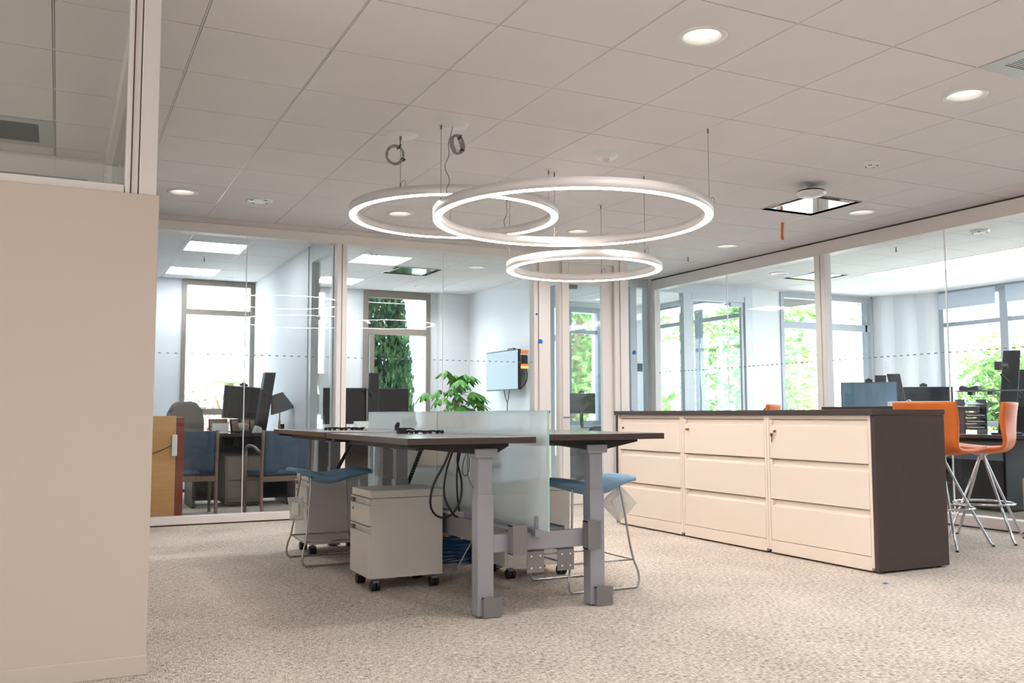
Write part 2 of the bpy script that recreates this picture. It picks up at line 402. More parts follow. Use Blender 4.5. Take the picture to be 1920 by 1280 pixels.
for gy in GYI: tee.box(XW, 9.2, gy - .012, gy + .012, CZ + .006, CZ + .009)
tee.build('cross_tees', M['runner'], ceil, world=True, kind='stuff')
# plain plaster ceiling beside the east windows
B(9.86, XE, YS, 10.1, CZ, CZ + .02).build('plaster_ceiling', M['tile'], ceil, world=True)

# ---- generic glazing wall pieces
def pane_y(parent, x0, x1, y, z0, z1, m='glass'):
    return B(x0, x1, y - .005, y + .005, z0, z1).build('glass_pane', M[m], parent, world=True)
def pane_x(parent, x, y0, y1, z0, z1, m='glass'):
    return B(x - .005, x + .005, y0, y1, z0, z1).build('glass_pane', M[m], parent, world=True)

# north glazed wall of the open office (Y = 8.58)
YB = 8.58
wb = sroot('wall_north', (2.5, YB, 0))
def nb(name, x0, x1, y0, y1, z0, z1, m='frame', bev=.004): return B(x0, x1, y0, y1, z0, z1).build(name, M[m], wb, world=True, bev=bev)
nb('header_reveal', -1.2, 5.65, YB - .02, YB + .08, 2.69, CZ, 'frame', 0)
nb('header', -1.2, 5.65, YB - .045, YB + .08, 2.60, 2.69)
nb('sill', -1.2, 4.88, YB - .03, YB + .06, 0.012, .082)
nb('sill_shadow_strip', -1.2, 4.88, YB - .022, YB + .05, 0, .012, 'gap', 0)
nb('mullion', 2.352, 2.398, YB - .04, YB + .06, .07, 2.62)
nb('mullion', 2.404, 2.452, YB - .04, YB + .06, .07, 2.62)
nb('end_post', 4.471, 4.52, YB - .05, YB + .06, 0, 2.64)
nb('end_post', 4.524, 4.60, YB - .065, YB + .06, 0, 2.64)
nb('end_post', 4.604, 4.67, YB - .045, YB + .06, 0, 2.64)
nb('mullion', 4.79, 4.815, YB - .03, YB + .06, 0, 2.64)
nb('corner_post', 5.545, 5.65, YB - .06, YB + .08, 0, 2.70)
nb('transom', 4.67, 4.79, YB - .03, YB + .05, 2.42, 2.62)
for x0, x1 in ((-1.2, .2), (.2, 1.51), (1.516, 2.352), (2.452, 3.455), (3.461, 4.471)):
    pane_y(wb, x0, x1, YB, .07, 2.61)
pane_y(wb, 4.67, 4.79, YB, .0, 2.42)
for x in (1.513, 3.458):
    B(x - .0035, x + .0035, YB - .0075, YB + .0075, .07, 2.61).build('glass_joint', M['plasticw'], wb, world=True)
ds = MB(); x = -1.0
while x < 4.45:
    if not (2.33 < x < 2.46): ds.box(x, x + .026, YB - .008, YB - .0055, 1.505, 1.514)
    x += .068
ds.build('dash_row', M['dash'], wb, world=True, kind='stuff')
# door into the second office
d1 = sroot('door_1', (5.18, YB, 0))
def db(name, x0, x1, y0, y1, z0, z1, m='frame', bev=.003): return B(x0, x1, y0, y1, z0, z1).build(name, M[m], d1, world=True, bev=bev)
db('door_frame', 4.815, 4.885, YB - .05, YB + .06, 0, 2.62)
db('door_frame', 5.475, 5.54, YB - .05, YB + .06, 0, 2.69)
db('door_frame', 4.885, 5.475, YB - .05, YB + .06, 2.62, 2.69)
db('door_stile', 4.89, 4.915, YB - .02, YB + .025, .01, 2.61)
db('door_stile', 5.33, 5.47, YB - .02, YB + .025, .01, 2.61)
db('top_rail', 4.915, 5.33, YB - .02, YB + .025, 2.37, 2.61)
db('bottom_rail', 4.915, 5.33, YB - .02, YB + .025, .01, .16)
B(4.915, 5.33, YB - .004, YB + .004, .16, 2.37).build('glass_pane', M['glass'], d1, world=True)
B(4.93, 5.05, YB + .03, YB + .08, 2.33, 2.40).build('door_closer', M['greymet'], d1, world=True, bev=.005)
MB().cyl((4.64, YB - .045, .99), (4.64, YB - .062, .99), .016, n=20).cyl((4.64, YB - .062, .99), (4.64, YB - .07, .99), .009).build('lock_cylinder', M['greymet'], wb, world=True)
MB().cyl((4.82, YB - .05, .93), (4.82, YB - .10, .93), .010).cyl((4.80, YB - .10, .93), (4.92, YB - .10, .93), .010).build('door_lever', M['chrome'], d1, world=True)

# partition between office one and two (X 2.33..2.45)
wp = struct('wall_partition', B(2.335, 2.45, 9.62, YN, 0, CZ), M['white'])
for y0, y1 in ((8.66, 8.72), (9.50, 9.62)):
    B(2.345, 2.44, y0, y1, 0, CZ).build('partition_post', M['wframe'], wp, world=True, bev=.003)
B(2.345, 2.44, 8.72, 9.50, 2.56, CZ).build('partition_header', M['wframe'], wp, world=True)
B(2.345, 2.44, 8.72, 9.50, 0, .08).build('partition_sill', M['wframe'], wp, world=True)
pane_x(wp, 2.39, 8.72, 9.50, .08, 2.56)
# wall with the television, then its glazed part beside the recess
wt = struct('wall_television', B(5.46, 5.56, 10.1, YN, 0, CZ), M['white'])
for y0, y1 in ((8.66, 8.72), (10.02, 10.1)):
    B(5.47, 5.55, y0, y1, 0, CZ).build('partition_post', M['wframe'], wt, world=True, bev=.003)
B(5.47, 5.55, 8.72, 10.02, 2.56, CZ).build('partition_header', M['wframe'], wt, world=True)
pane_x(wt, 5.51, 8.72, 10.02, .0, 2.56)
# west wall of office one
struct('wall_office_west', B(-1.3, -1.2, 8.6, YN, 0, CZ), M['white'])

# exterior north wall with windows
wn_ = sroot('wall_exterior', (3.5, YN, 0))
def ex(x0, x1, z0, z1, m='white'): B(x0, x1, YN, YN + .25, z0, z1).build('wall_section', M[m], wn_, world=True)
ex(XW, 1.41, 0, 3.1); ex(1.41, 2.33, 0, .35); ex(1.41, 2.33, 2.74, 3.1); ex(2.33, 3.86, 0, 3.1)
ex(3.86, 4.87, 0, .25); ex(3.86, 4.87, 2.73, 3.1); ex(4.87, 7.2, 0, 3.1); ex(7.2, 7.80, 0, .8); ex(7.2, 7.80, 2.66, 3.1); ex(7.80, 9.0, 0, 3.1)
def window_y(n, x0, x1, y, z0, z1, bars, m, fw=.05, mull=()):
    o = sroot('window_%d' % n, ((x0 + x1) / 2, y, z0))
    fr = MB().box(x0, x0 + fw, y, y + .09, z0, z1).box(x1 - fw, x1, y, y + .09, z0, z1).box(x0 + fw, x1 - fw, y, y + .09, z0, z0 + fw).box(x0 + fw, x1 - fw, y, y + .09, z1 - fw * 1.3, z1)
    fr.build('window_frame', M[m], o, world=True)
    for b0, b1 in bars: B(x0 + fw, x1 - fw, y + .01, y + .08, b0, b1).build('transom', M[m], o, world=True)
    for b0, b1 in mull: B(b0, b1, y + .01, y + .08, z0 + fw, z1 - fw).build('mullion', M[m], o, world=True)
    B(x0 + fw, x1 - fw, y + .04, y + .046, z0 + fw, z1 - fw).build('glass_pane', M['wglass'], o, world=True)
    return o
def window_x(n, x, y0, y1, z0, z1, bars, m, fw=.05, mull=()):
    o = sroot('window_%d' % n, (x, (y0 + y1) / 2, z0))
    fr = MB().box(x, x + .09, y0, y0 + fw, z0, z1).box(x, x + .09, y1 - fw, y1, z0, z1).box(x, x + .09, y0 + fw, y1 - fw, z0, z0 + fw).box(x, x + .09, y0 + fw, y1 - fw, z1 - fw * 1.3, z1)
    fr.build('window_frame', M[m], o, world=True)
    for b0, b1 in bars: B(x + .01, x + .08, y0 + fw, y1 - fw, b0, b1).build('transom', M[m], o, world=True)
    for b0, b1 in mull: B(x - .01, x + .08, b0, b1, z0 + fw, z1 - fw).build('mullion', M[m], o, world=True)
    B(x + .04, x + .046, y0 + fw, y1 - fw, z0 + fw, z1 - fw).build('glass_pane', M['wglass'], o, world=True)
    return o
window_y(1, 1.41, 2.333, YN - .03, .35, 2.74, ((2.28, 2.35), (.965, 1.045)), 'bronze', .055)
window_y(2, 3.855, 4.87, YN - .03, .25, 2.73, ((2.11, 2.20),), 'bronze', .07)
window_y(3, 7.2, 7.80, YN - .03, .8, 2.66, ((2.24, 2.30),), 'steelframe', .06)
B(3.95, 4.01, YN - .05, YN + .02, .32, 2.1).build('sash_rail', M['bronze'], wn_, world=True)
# column beside the second window
struct('wall_pier', B(4.98, 5.46, YN - .12, YN, 0, CZ), M['white'])

# recess at the end (Y 10.1)
wr = sroot('wall_recess', (6.3, 10.1, 0))
def rb(name, x0, x1, y0, y1, z0, z1, m='wframe'): return B(x0, x1, y0, y1, z0, z1).build(name, M[m], wr, world=True, bev=.003)
rb('header', 5.56, 7.0, 10.06, 10.16, 2.63, CZ); rb('mullion', 6.70, 6.80, 10.06, 10.16, 0, 2.63); rb('end_post', 6.955, 7.03, 10.05, 10.16, 0, 2.63)
rb('sill', 5.56, 6.96, 10.06, 10.16, 0, .08); rb('mullion', 5.56, 5.62, 10.06, 10.16, 0, 2.63)
pane_y(wr, 5.62, 6.70, 10.1, .08, 2.63); pane_y(wr, 6.80, 6.955, 10.1, .08, 2.63)
MB().cyl((6.69, 10.05, .99), (6.69, 10.02, .99), .02).build('lock_cylinder', M['black'], wr, world=True)

# east glazed wall (X = 7.03)
XR = 7.03
we = sroot('wall_east', (XR, 6.0, 0))
def eb(name, x0, x1, y0, y1, z0, z1, m='frame', bev=.004): return B(x0, x1, y0, y1, z0, z1).build(name, M[m], we, world=True, bev=bev)
eb('header_reveal', XR + .005, XR + .1, 1.0, 10.06, 2.725, CZ, 'gap', 0)
eb('header', XR - .03, XR + .1, 1.0, 10.06, 2.595, 2.725)
eb('sill', XR - .06, XR + .06, 1.0, 10.06, .012, .10)
eb('sill_shadow_strip', XR - .05, XR + .05, 1.0, 10.06, 0, .012, 'gap', 0)
eb('mullion', XR - .03, XR + .06, 6.94, 7.0, .08, 2.60); eb('mullion', XR - .035, XR + .06, 7.006, 7.08, .08, 2.60)
eb('end_post', XR - .03, XR + .06, 9.94, 10.05, .08, 2.60); eb('mullion', XR - .03, XR + .06, 3.75, 3.88, .08, 2.60)
for y0, y1 in ((1.0, 3.75), (3.88, 5.535), (5.541, 6.94), (7.08, 8.505), (8.511, 9.94)):
    pane_x(we, XR, y0, y1, .09, 2.60)
for y in (5.538, 8.508):
    B(XR - .0075, XR + .0075, y - .0035, y + .0035, .09, 2.60).build('glass_joint', M['plasticw'], we, world=True)
ds = MB(); y = 4.0
while y < 9.9:
    if not (6.92 < y < 7.09): ds.box(XR - .008, XR - .0055, y, y + .034, 1.497, 1.507)
    y += .075
ds.build('dash_row', M['dash'], we, world=True, kind='stuff')
# partition in the right hand room (Y 10.1, X 7.13..8.75) with glazed door
wq = sroot('wall_corner_partition', (7.9, 10.1, 0))
def qb(name, x0, x1, y0, y1, z0, z1, m='wframe'): return B(x0, x1, y0, y1, z0, z1).build(name, M[m], wq, world=True, bev=.003)
qb('header', 7.13, 8.76, 10.06, 10.16, 2.60, CZ); qb('mullion', 7.56, 7.70, 10.06, 10.16, 0, 2.60); qb('sill', 7.13, 7.56, 10.06, 10.16, 0, .08)
pane_y(wq, 7.13, 7.56, 10.1, .08, 2.60)
d2 = sroot('door_2', (8.2, 10.1, 0))
def d2b(name, x0, x1, y0, y1, z0, z1, m='wframe'): return B(x0, x1, y0, y1, z0, z1).build(name, M[m], d2, world=True, bev=.003)
d2b('door_frame', 8.62, 8.75, 10.05, 10.16, 0, 2.60); d2b('door_frame', 7.705, 8.62, 10.06, 10.16, 2.52, 2.60)
d2b('door_stile', 7.71, 7.74, 10.08, 10.13, .01, 2.52); d2b('door_stile', 8.57, 8.61, 10.08, 10.13, .01, 2.52)
d2b('bottom_rail', 7.74, 8.57, 10.08, 10.13, .01, .15)
B(7.74, 8.57, 10.10, 10.108, .15, 2.52).build('glass_pane', M['glass'], d2, world=True)
MB().tube([(7.80, 10.08, 2.35), (7.80, 10.03, 2.35), (7.80, 10.03, .5), (7.80, 10.08, .5)], .011).build('pull_bar', M['chrome'], d2, world=True)
d2b('door_closer', 8.35, 8.55, 10.03, 10.08, 2.45, 2.51, 'wframe')
# white wall + window of the corner room
wc = sroot('wall_corner_room', (10, 10.12, 0))
def cb(name, x0, x1, z0, z1, m='white'): return B(x0, x1, 10.1, 10.3, z0, z1).build(name, M[m], wc, world=True)
cb('wall_section', 8.76, 9.30, 0, 3.1); cb('wall_section', 9.30, 11.12, 0, .62); cb('wall_section', 9.30, 11.12, 2.72, 3.1)
window_y(4, 9.30, 11.14, 10.08, .62, 2.72, ((2.20, 2.30),), 'steelframe', .06, ((10.98, 11.02),))
# rounded white corner column; its bulges stand in for soft bands of light
cx0, cy0, cx1, cy1 = 11.14, 10.12, 11.62, 9.26
poly = []
for k in range(3):
    for s_ in range(9):
        t = (k + s_ / 8) / 3; a = s_ / 8 * PI
        bx, by = cx0 + (cx1 - cx0) * t, cy0 + (cy1 - cy0) * t; nx, ny = -0.87, -0.49
        poly.append((bx + nx * .055 * math.sin(a), by + ny * .055 * math.sin(a)))
poly += [(11.9, 9.26), (11.9, 10.3), (11.14, 10.3)]
mbp = MB().prism(poly[::-1], 'z', 0, 3.0); o = struct('wall_column', mbp, M['white'])
# east exterior wall
wx = sroot('wall_exterior_east', (11.6, 6, 0))
def xb(y0, y1, z0, z1): B(11.6, 11.8, y0, y1, z0, z1).build('wall_section', M['white'], wx, world=True)
xb(3.2, 9.26, 0, .72); xb(3.2, 9.26, 2.73, 3.1); xb(YS, 3.2, 0, 3.1)
window_x(5, 11.58, 3.2, 9.26, .78, 2.73, ((2.22, 2.28),), 'steelframe', .07, ((8.17, 8.29), (5.6, 5.72)))
tag(B(11.50, 11.515, 3.3, 8.14, 2.47, 2.70).build('roller_shade', M['shadeb']), 'wide pale blue grey roller shade across the top of the east window', 'shade')
tag(B(11.50, 11.515, 8.30, 9.2, 2.47, 2.70).build('roller_shade', M['shadeb']), 'narrow pale blue grey roller shade at the window top beside the corner column', 'shade')
# room three east window
wz = sroot('wall_room_east', (8.9, 11.3, 0))
B(8.8, 8.95, 10.3, 12.6, 0, .6).build('wall_section', M['white'], wz, world=True)
B(8.8, 8.95, 10.3, 12.6, 2.68, 3.1).build('wall_section', M['white'], wz, world=True)
window_x(6, 8.80, 10.3, 12.58, .6, 2.68, ((2.36, 2.42),), 'steelframe', .06, ((11.33, 11.42),))
# card reader on the white wall beyond the recess
o = MB().box(8.49, 8.60, YN - .03, YN, 1.66, 1.79).build('card_reader', M['black'], bev=.004)
tag(o, 'small square black card reader on the white wall behind the narrow recess pane', 'card reader')

# near left wall with clerestory
YL = 3.775
wl = struct('wall_left', B(XW, .328, YL, YL + .14, 0, 1.822), M['wall'], bev=.004)
struct('baseboard_left', B(XW, .330, YL - .012, YL, 0, .072), M['wall'], bev=.003)
def lb(name, x0, x1, y0, y1, z0, z1, m='frame'): return B(x0, x1, y0, y1, z0, z1).build(name, M[m], wl, world=True, bev=.003)
lb('clerestory_rail', XW, .20, YL + .02, YL + .10, 1.822, 1.856)
lb('clerestory_post', .205, .222, YL + .012, YL + .11, 1.822, CZ)
lb('clerestory_post', .226, .250, YL + .02, YL + .11, 1.822, CZ)
lb('corner_post', .254, .318, YL + .012, YL + .15, 1.822, CZ)
pane_y(wl, XW, .205, YL + .06, 1.856, CZ, 'darkglass')
# glazed return wall of the left office and its far wall
wk = sroot('wall_left_office', (.27, 5.5, 0))
def kb(name, x0, x1, y0, y1, z0, z1, m='wframe'): return B(x0, x1, y0, y1, z0, z1).build(name, M[m], wk, world=True, bev=.003)
kb('header', .235, .315, YL + .16, 6.95, 2.62, CZ, 'frame'); kb('end_post', .235, .315, 6.78, 6.95, 0, 2.62, 'frame'); kb('sill', .235, .315, YL + .16, 6.78, 0, .08, 'frame')
kb('mullion', .235, .315, 6.55, 6.60, 0, 2.62, 'frame')
B(.24, .315, YL + .16, 6.55, .08, 1.4).build('lower_panel', M['wall'], wk, world=True)
pane_x(wk, .275, YL + .16, 6.55, 1.4, 2.62, 'darkglass')
kb('header', XW, .235, 6.94, 7.04, 2.60, CZ, 'frame')
kb('door_head', XW, .16, 6.90, 6.99, 2.46, 2.58, 'frame'); kb('door_jamb', .13, .18, 6.90, 6.99, 0, 2.60, 'frame')
B(-.16, -.10, 6.86, 6.90, 2.52, 2.56).build('closer_arm', M['greymet'], wk, world=True)
B(-.12, .11, 6.95, 6.956, 2.43, 2.445).build('green_light_piece', M['greent'], wk, world=True)  # reflected green light line, made as a solid strip
B(-.12, .11, 6.95, 6.956, 2.405, 2.413).build('green_light_piece', M['greent'], wk, world=True)  # second reflection line, also a solid coloured strip
B(.03, .11, 6.95, 6.96, 2.29, 2.36).build('green_light_piece', M['greent'], wk, world=True)
struct('wall_left_office_far', B(XW, .235, 7.4, 7.5, 0, CZ), M['white'])
pane_y(wk, XW, .13, 6.95, 0, 2.46, 'darkglass')

# ------------------------------------------------------------------ ceiling fittings
def downlight(x, y, label, on=True):
    t = thing('recessed_downlight', label, 'ceiling light', (x, y, CZ - .004), 0, 'recessed downlights')
    MB().lathe([(.118, .004), (.118, 0), (.10, -.004), (.088, .002), (.074, .062)], n=40).build('trim_ring', M['plasticw'], t)
    MB().lathe([(0.0001, .064), (.074, .064)], n=40).build('lens', M['down'], t)
    L = bpy.data.lights.new('downlight_beam', 'SPOT'); L.energy = 80 if 'in the left office' in label else 34; L.color = (1, .96, .93); L.spot_size = 2.7; L.spot_blend = 1.0; L.shadow_soft_size = .06
    lo = bpy.data.objects.new('downlight_beam', L); COL.objects.link(lo); lo.location = (0, 0, -.02); lo.parent = t
    return t
names = ['large recessed round downlight near the top right of the picture, nearest the camera', 'recessed round downlight beside the slotted air grille at the far right',
         'recessed round downlight above the left glass office, nearest the left wall', 'recessed round downlight seen through the left ring of the pendant',
         'recessed round downlight seen through the largest pendant ring', 'recessed round downlight over the far corner, between pendant and right glass wall',
         'recessed round downlight right of the mirrored air diffuser', 'recessed round downlight hidden above the clerestory post, outside the frame',
         'round downlight in the television office, nearer the glass wall', 'round downlight in the television office, deeper, near its window',
         'recessed downlight over the camera, first from the left', 'recessed downlight over the camera, second from the left', 'recessed downlight over the camera, third from the left',
         'recessed downlight in the corner office behind the right glass wall', 'added fill downlight in the left office nearer the camera, outside the frame', 'added fill downlight in the left office farther away, outside the frame']
for (x, y), n_ in zip(DL, names):
    if n_.startswith('recessed round downlight hidden'): continue
    downlight(x, y, n_)
for (x, y), n_ in zip(PAN, ['square light panel in the left office nearest the glass wall', 'square light panel in the left office nearest its window',
                            'square light panel in the television office nearest the glass wall', 'square light panel in the television office nearest its window']):
    t = thing('light_panel', n_, 'ceiling light', (x, y, CZ), 0, 'square office light panels')
    h = T / 2 - .004
    MB().box(-h, h, -h, -h + .012, -.002, .02).box(-h, h, h - .012, h, -.002, .02).box(-h, -h + .012, -h + .012, h - .012, -.002, .02).box(h - .012, h, -h + .012, h - .012, -.002, .02).build('frame', M['plasticw'], t)
    B(-h + .012, h - .012, -h + .012, h - .012, .002, .012).build('diffuser', M['panel'], t)
for k, (a, b) in enumerate(((2.4, 4.42), (4.44, 6.46), (6.48, 8.5))):
    t = thing('light_panel', ['long strip light panel at the near end of the corner office row', 'long strip light panel in the middle of the corner office row', 'long strip light panel at the far end of the corner office row'][k],
              'ceiling light', (9.54, (a + b) / 2, CZ), 0, 'strip lights of the corner office')
    hh = (b - a) / 2
    MB().box(-.32, -.30, -hh, hh, -.004, .02).box(.30, .32, -hh, hh, -.004, .02).box(-.30, .30, -hh, -hh + .01, -.004, .02).box(-.30, .30, hh - .01, hh, -.004, .02).build('frame', M['plasticw'], t)
    B(-.30, .30, -hh + .01, hh - .01, .002, .012).build('diffuser', M['panel'], t)
B(9.22, 9.86, 8.5, 10.1, CZ, CZ + .02).build('plaster_ceiling', M['tile'], ceil, world=True)
B(9.22, 9.86, YS, 2.4, CZ, CZ + .02).build('plaster_ceiling', M['tile'], ceil, world=True)
for (x, y), n_ in zip(DIF, ['mirrored square air diffuser in the ceiling behind the orange tape', 'mirrored square air diffuser in the television office ceiling', 'square air diffuser in the corner office ceiling']):
    t = thing('air_diffuser', n_, 'air vent', (x, y, CZ), 0, 'square air diffusers')
    h = T / 2 - .003
    fr = MB()
    for i in range(4):
        m_ = Matrix.Rotation(i * PI / 2, 4, 'Z')
        fr.add([(-h, -h, .0), (h, -h, .0), (h - .07, -h + .07, .045), (-h + .07, -h + .07, .045)], [(0, 3, 2, 1)], False, m_)
        fr.add([(-h, -h, .0), (h, -h, .0), (h - .015, -h + .015, -.006), (-h + .015, -h + .015, -.006)], [(0, 1, 2, 3)], False, m_)
    fr.build('cone_frame', M['mirror'], t)
    B(-h + .02, h - .02, -h + .02, h - .02, .045, .05).build('plenum', M['black'], t)
    B(-h + .075, h - .075, -h + .075, h - .075, -.004, .006).build('face_plate', M['mirror'], t, bev=.003)
for k, ((x, y), n_) in enumerate(zip(GRI, ['slotted white return air grille at the far upper right of the ceiling', 'grey perforated air grille in the left office seen above the low wall'])):
    t = thing('air_grille', n_, 'air vent', (x, y, CZ), 0, 'ceiling air grilles')
    h = T / 2 - .004; g = .085
    MB().box(-h, h, -h, -h + g, -.004, .01).box(-h, h, h - g, h, -.004, .01).box(-h, -h + g, -h + g, h - g, -.004, .01).box(h - g, h, -h + g, h - g, -.004, .01).build('grille_frame', M['vent'], t)
    B(-h + g, h - g, -h + g, h - g, .02, .024).build('backing', M['ventdark'], t)
    n = 26; step = (2 * h - 2 * g) / n
    for i in range(n):
        xx = -h + g + step * (i + .5)
        B(-h + g, h - g, xx - step * .3, xx + step * .3, -.001, .012).build('slat', M['vent'] if k == 0 else M['ventdark'], t)
# sensors, speaker, sprinklers
def disc(name, x, y, rad, hgt, label, cat, m='plasticw', extra=None):
    t = thing(name, label, cat, (x, y, CZ))
    MB().lathe([(.0001, -hgt), (rad * .55, -hgt), (rad * .8, -hgt * .85), (rad, -hgt * .35), (rad, 0)], n=36).build('housing', M[m], t)
    if extra == 'dome':
        MB().lathe([(.0001, -hgt - .018), (rad * .2, -hgt - .015), (rad * .34, -hgt + .002)], n=24).build('lens', M['plastic_bag'], t)
    if extra == 'slots':
        for i in range(4): MB().box(rad * .62, rad * .78, -.012, .012, -hgt * .95 - .002, -hgt * .6, mtx=Matrix.Rotation(i * PI / 2 + .5, 4, 'Z')).build('slot', M['ventdark'], t)
    if extra == 'mesh':
        MB().lathe([(.0001, -hgt - .003), (rad * .62, -hgt - .003), (rad * .64, -hgt + .002)], n=30).build('mesh_cover', M['ventdark'], t)
    return t
disc('occupancy_sensor', 3.313, 5.251, .085, .035, 'round white occupancy sensor with clear dome above the pendant rings', 'sensor', extra='dome')
disc('smoke_detector', 5.129, 4.61, .055, .028, 'small white smoke detector disc between the pendant and the right downlight', 'detector', extra='slots')
disc('ceiling_speaker', 1.445, 7.678, .11, .010, 'round white ceiling speaker above the left glass office', 'speaker', extra='slots')
disc('smoke_detector', 3.06, 9.629, .06, .03, 'small white smoke detector in the television office ceiling', 'detector', extra='slots')
disc('smoke_detector', 8.0, 5.9, .09, .03, 'white smoke detector in the corner office beside the strip light', 'detector', extra='slots')
def sprinkler(x, y, label):
    t = thing('sprinkler', label, 'sprinkler', (x, y, CZ))
    MB().lathe([(.0001, -.006), (.028, -.005), (.032, 0)], n=20).build('escutcheon', M['plasticw'], t)
    MB().cyl((0, 0, -.005), (0, 0, -.05), .007, n=10).lathe([(.0001, -.052), (.016, -.052), (.016, -.049)], n=14).build('head', M['wirecable'], t)
sprinkler(6.355, 8.357, 'small sprinkler head near the far corner of the ceiling')
sprinkler(1.427, 10.754, 'small sprinkler head in the left office between its light panels')
sprinkler(3.057, 10.95, 'small sprinkler head in the television office')
sprinkler(8.0, 6.9, 'small sprinkler head in the corner office')
# wireless access point
t = thing('wireless_access_point', 'white dome wireless access point on a steel bracket below the ceiling by the air diffuser', 'access point', (5.19, 5.26, CZ - .075), .4)
def dome(rx, h0, n=24):
    mb = MB()
    prof = [(.0001, -h0), (rx * .5, -h0 * .9), (rx * .85, -h0 * .5), (rx, 0), (rx * .98, .008)]
    return mb.lathe(prof, n=n)
dome(.115, .03, 32).build('cover', M['plasticw'], t)
MB().lathe([(.112, .008), (.10, .022), (.05, .03), (.0001, .03)], n=32).build('base', M['bracket'], t)
MB().box(-.07, .07, -.02, .02, .055, .06).box(-.03, .03, -.03, .03, .03, .06).box(-.09, -.06, -.015, .015, .06, .075).box(.06, .09, -.015, .015, .06, .075).build('bracket', M['chrome'], t)
MB().tube([(.02, 0, .03), (.03, .02, .05), (.025, .01, .075)], .004, smooth=1).build('network_cable', M['cable'], t)
# orange tape strip
def strip(fn, n=8): return MB().sheet(fn, n, 1, .002)
o = MB().sheet(lambda a, b: (6.0 + (b - .5) * .034 + .004 * math.sin(a * 4), 6.45 + .012 * math.sin(a * 3), CZ - .165 * a), 8, 1, .002).build('ribbon', M['tapeo'])
tag(o, 'short strip of orange ribbon hanging from the ceiling near the right glass wall', 'ribbon')
# ------------------------------------------------------------------ pendant rings
def ring(label, cx, cy_, rad, zb, pts, group='pendant light rings'):
    t = thing('ring_pendant', label, 'pendant light', (cx, cy_, zb), 0, group)
    wd, hh = .052, .062
    MB().lathe([(rad - wd, .004), (rad - wd, hh), (rad, hh), (rad, .004), (rad - .004, .004), (rad - .004, .010), (rad - wd + .004, .010), (rad - wd + .004, .004)], n=128, close=True).build('ring_body', M['ringw'], t)
    MB().lathe([(rad - .004, .010), (rad - .004, .001), (rad - wd + .004, .001), (rad - wd + .004, .010)], n=128, close=True).build('diffuser', M['ring'], t)
    for (px, py) in pts:
        dx, dy = px - cx, py - cy_; k = (rad - wd / 2) / math.hypot(dx, dy); dx *= k; dy *= k
        MB().cyl((dx, dy, CZ - zb - .012), (dx, dy, hh), .0016, n=6).build('suspension_cable', M['wirecable'], t)
        MB().cyl((dx, dy, CZ - zb), (dx, dy, CZ - zb - .006), .025, n=20).build('ceiling_cap', M['plasticw'], t)
        MB().cyl((dx, dy, CZ - zb - .006), (dx, dy, CZ - zb - .035), .006, n=10).build('cap_gripper', M['wirecable'], t)
        MB().cyl((dx, dy, hh), (dx, dy, hh + .03), .005, n=8).tube([(dx, dy, hh + .02), (dx + .012, dy - .01, hh + .05), (dx + .03, dy - .01, hh + .045), (dx + .03, dy - .01, hh + .015), (dx + .02, dy, hh)], .0018, 6, 1).build('cable_gripper', M['wirecable'], t)
    return t
rA = ring('largest glowing white ring pendant, in front and lowest on the right side', 2.90, 5.01, .885, 2.191, [(3.547, 4.496), (3.198, 5.761), (2.121, 5.117)])
rB = ring('medium glowing white ring pendant on the left, highest of the three', 2.452, 5.878, .73, 2.335, [(1.91, 5.45), (2.70, 6.56), (3.198, 5.761)])
rC = ring('smallest glowing white ring pendant, lowest of the three', 3.671, 6.158, .61, 2.088, [(3.15, 6.42), (4.071, 6.55), (3.878, 5.59)])
def rlight(x, y, z, e, s_, n_=''):
    pass
# power feeds: canopy plate + coil of cable hanging
def feed(parent, x, y, coil, cr, tilt, drop, label=None):
    pz = parent.location; ox, oy, oz = x - pz[0], y - pz[1], CZ - pz[2]
    MB().lathe([(.0001, -.012), (.09, -.010), (.10, 0)], (ox, oy, oz), n=36).build('canopy', M['plasticw'], parent)
    mb = MB(); cxx, czz = coil
    cen = Vector((ox + cxx, oy, oz + czz)); mt = Matrix.Rotation(tilt, 4, 'Z')
    for k in range(7):
        rr = cr * (1 - .03 * (k % 4)); pts = []
        for i in range(28):
            a = 2 * PI * i / 28
            v = mt @ Vector((rr * .92 * math.cos(a) + .004 * random.uniform(-1, 1), (k - 3) * .0045 + .003 * math.sin(3 * a + k), rr * math.sin(a)))
            pts.append(cen + v + Vector((0, 0, .004 * math.sin(k * 2.1))))
        mb.tube(pts, .0035, 6, closed=True)
    mb.build('cable_coil', M['cable'], parent)
    for a in (1.1, -.5):
        v = mt @ Vector((cr * .92 * math.cos(a), 0, cr * math.sin(a)))
        d = Vector((math.cos(a), 0, math.sin(a))); d = mt @ d
        MB().tube([cen + v - d * .009 + Vector((0, -.018, 0)), cen + v + d * .009 + Vector((0, -.018, 0)), cen + v + d * .009 + Vector((0, .018, 0)), cen + v - d * .009 + Vector((0, .018, 0))], .005, 6, closed=True).build('cable_tie', M['black'], parent)
    if drop:
        MB().tube([(ox, oy, oz - .01), (ox - .01, oy, oz - .06), (ox - .03, oy, oz - .12), (ox - .02, oy, oz - .2), (ox - .06, oy, oz - .27), (ox - .01, oy, oz - .35), (ox - .05, oy, oz - .42), (ox + .002, oy, oz - .49)], .003, 6, 2).build('power_lead', M['cable'], parent)
    else:
        MB().tube([(ox - .015, oy, oz - .01), (ox - .012, oy, oz - .05), cen + Vector((cr * .5, 0, cr * .8))], .003, 6, 1).build('power_lead', M['cable'], parent)
feed(rB, 1.91, 5.45, (-.045, -.135), .060, -.35, False)
feed(rA, 2.121, 5.117, (.03, -.12), .058, .45, True)
feed(rC, 3.15, 6.42, (-.02, -.04), .05, .3, True)

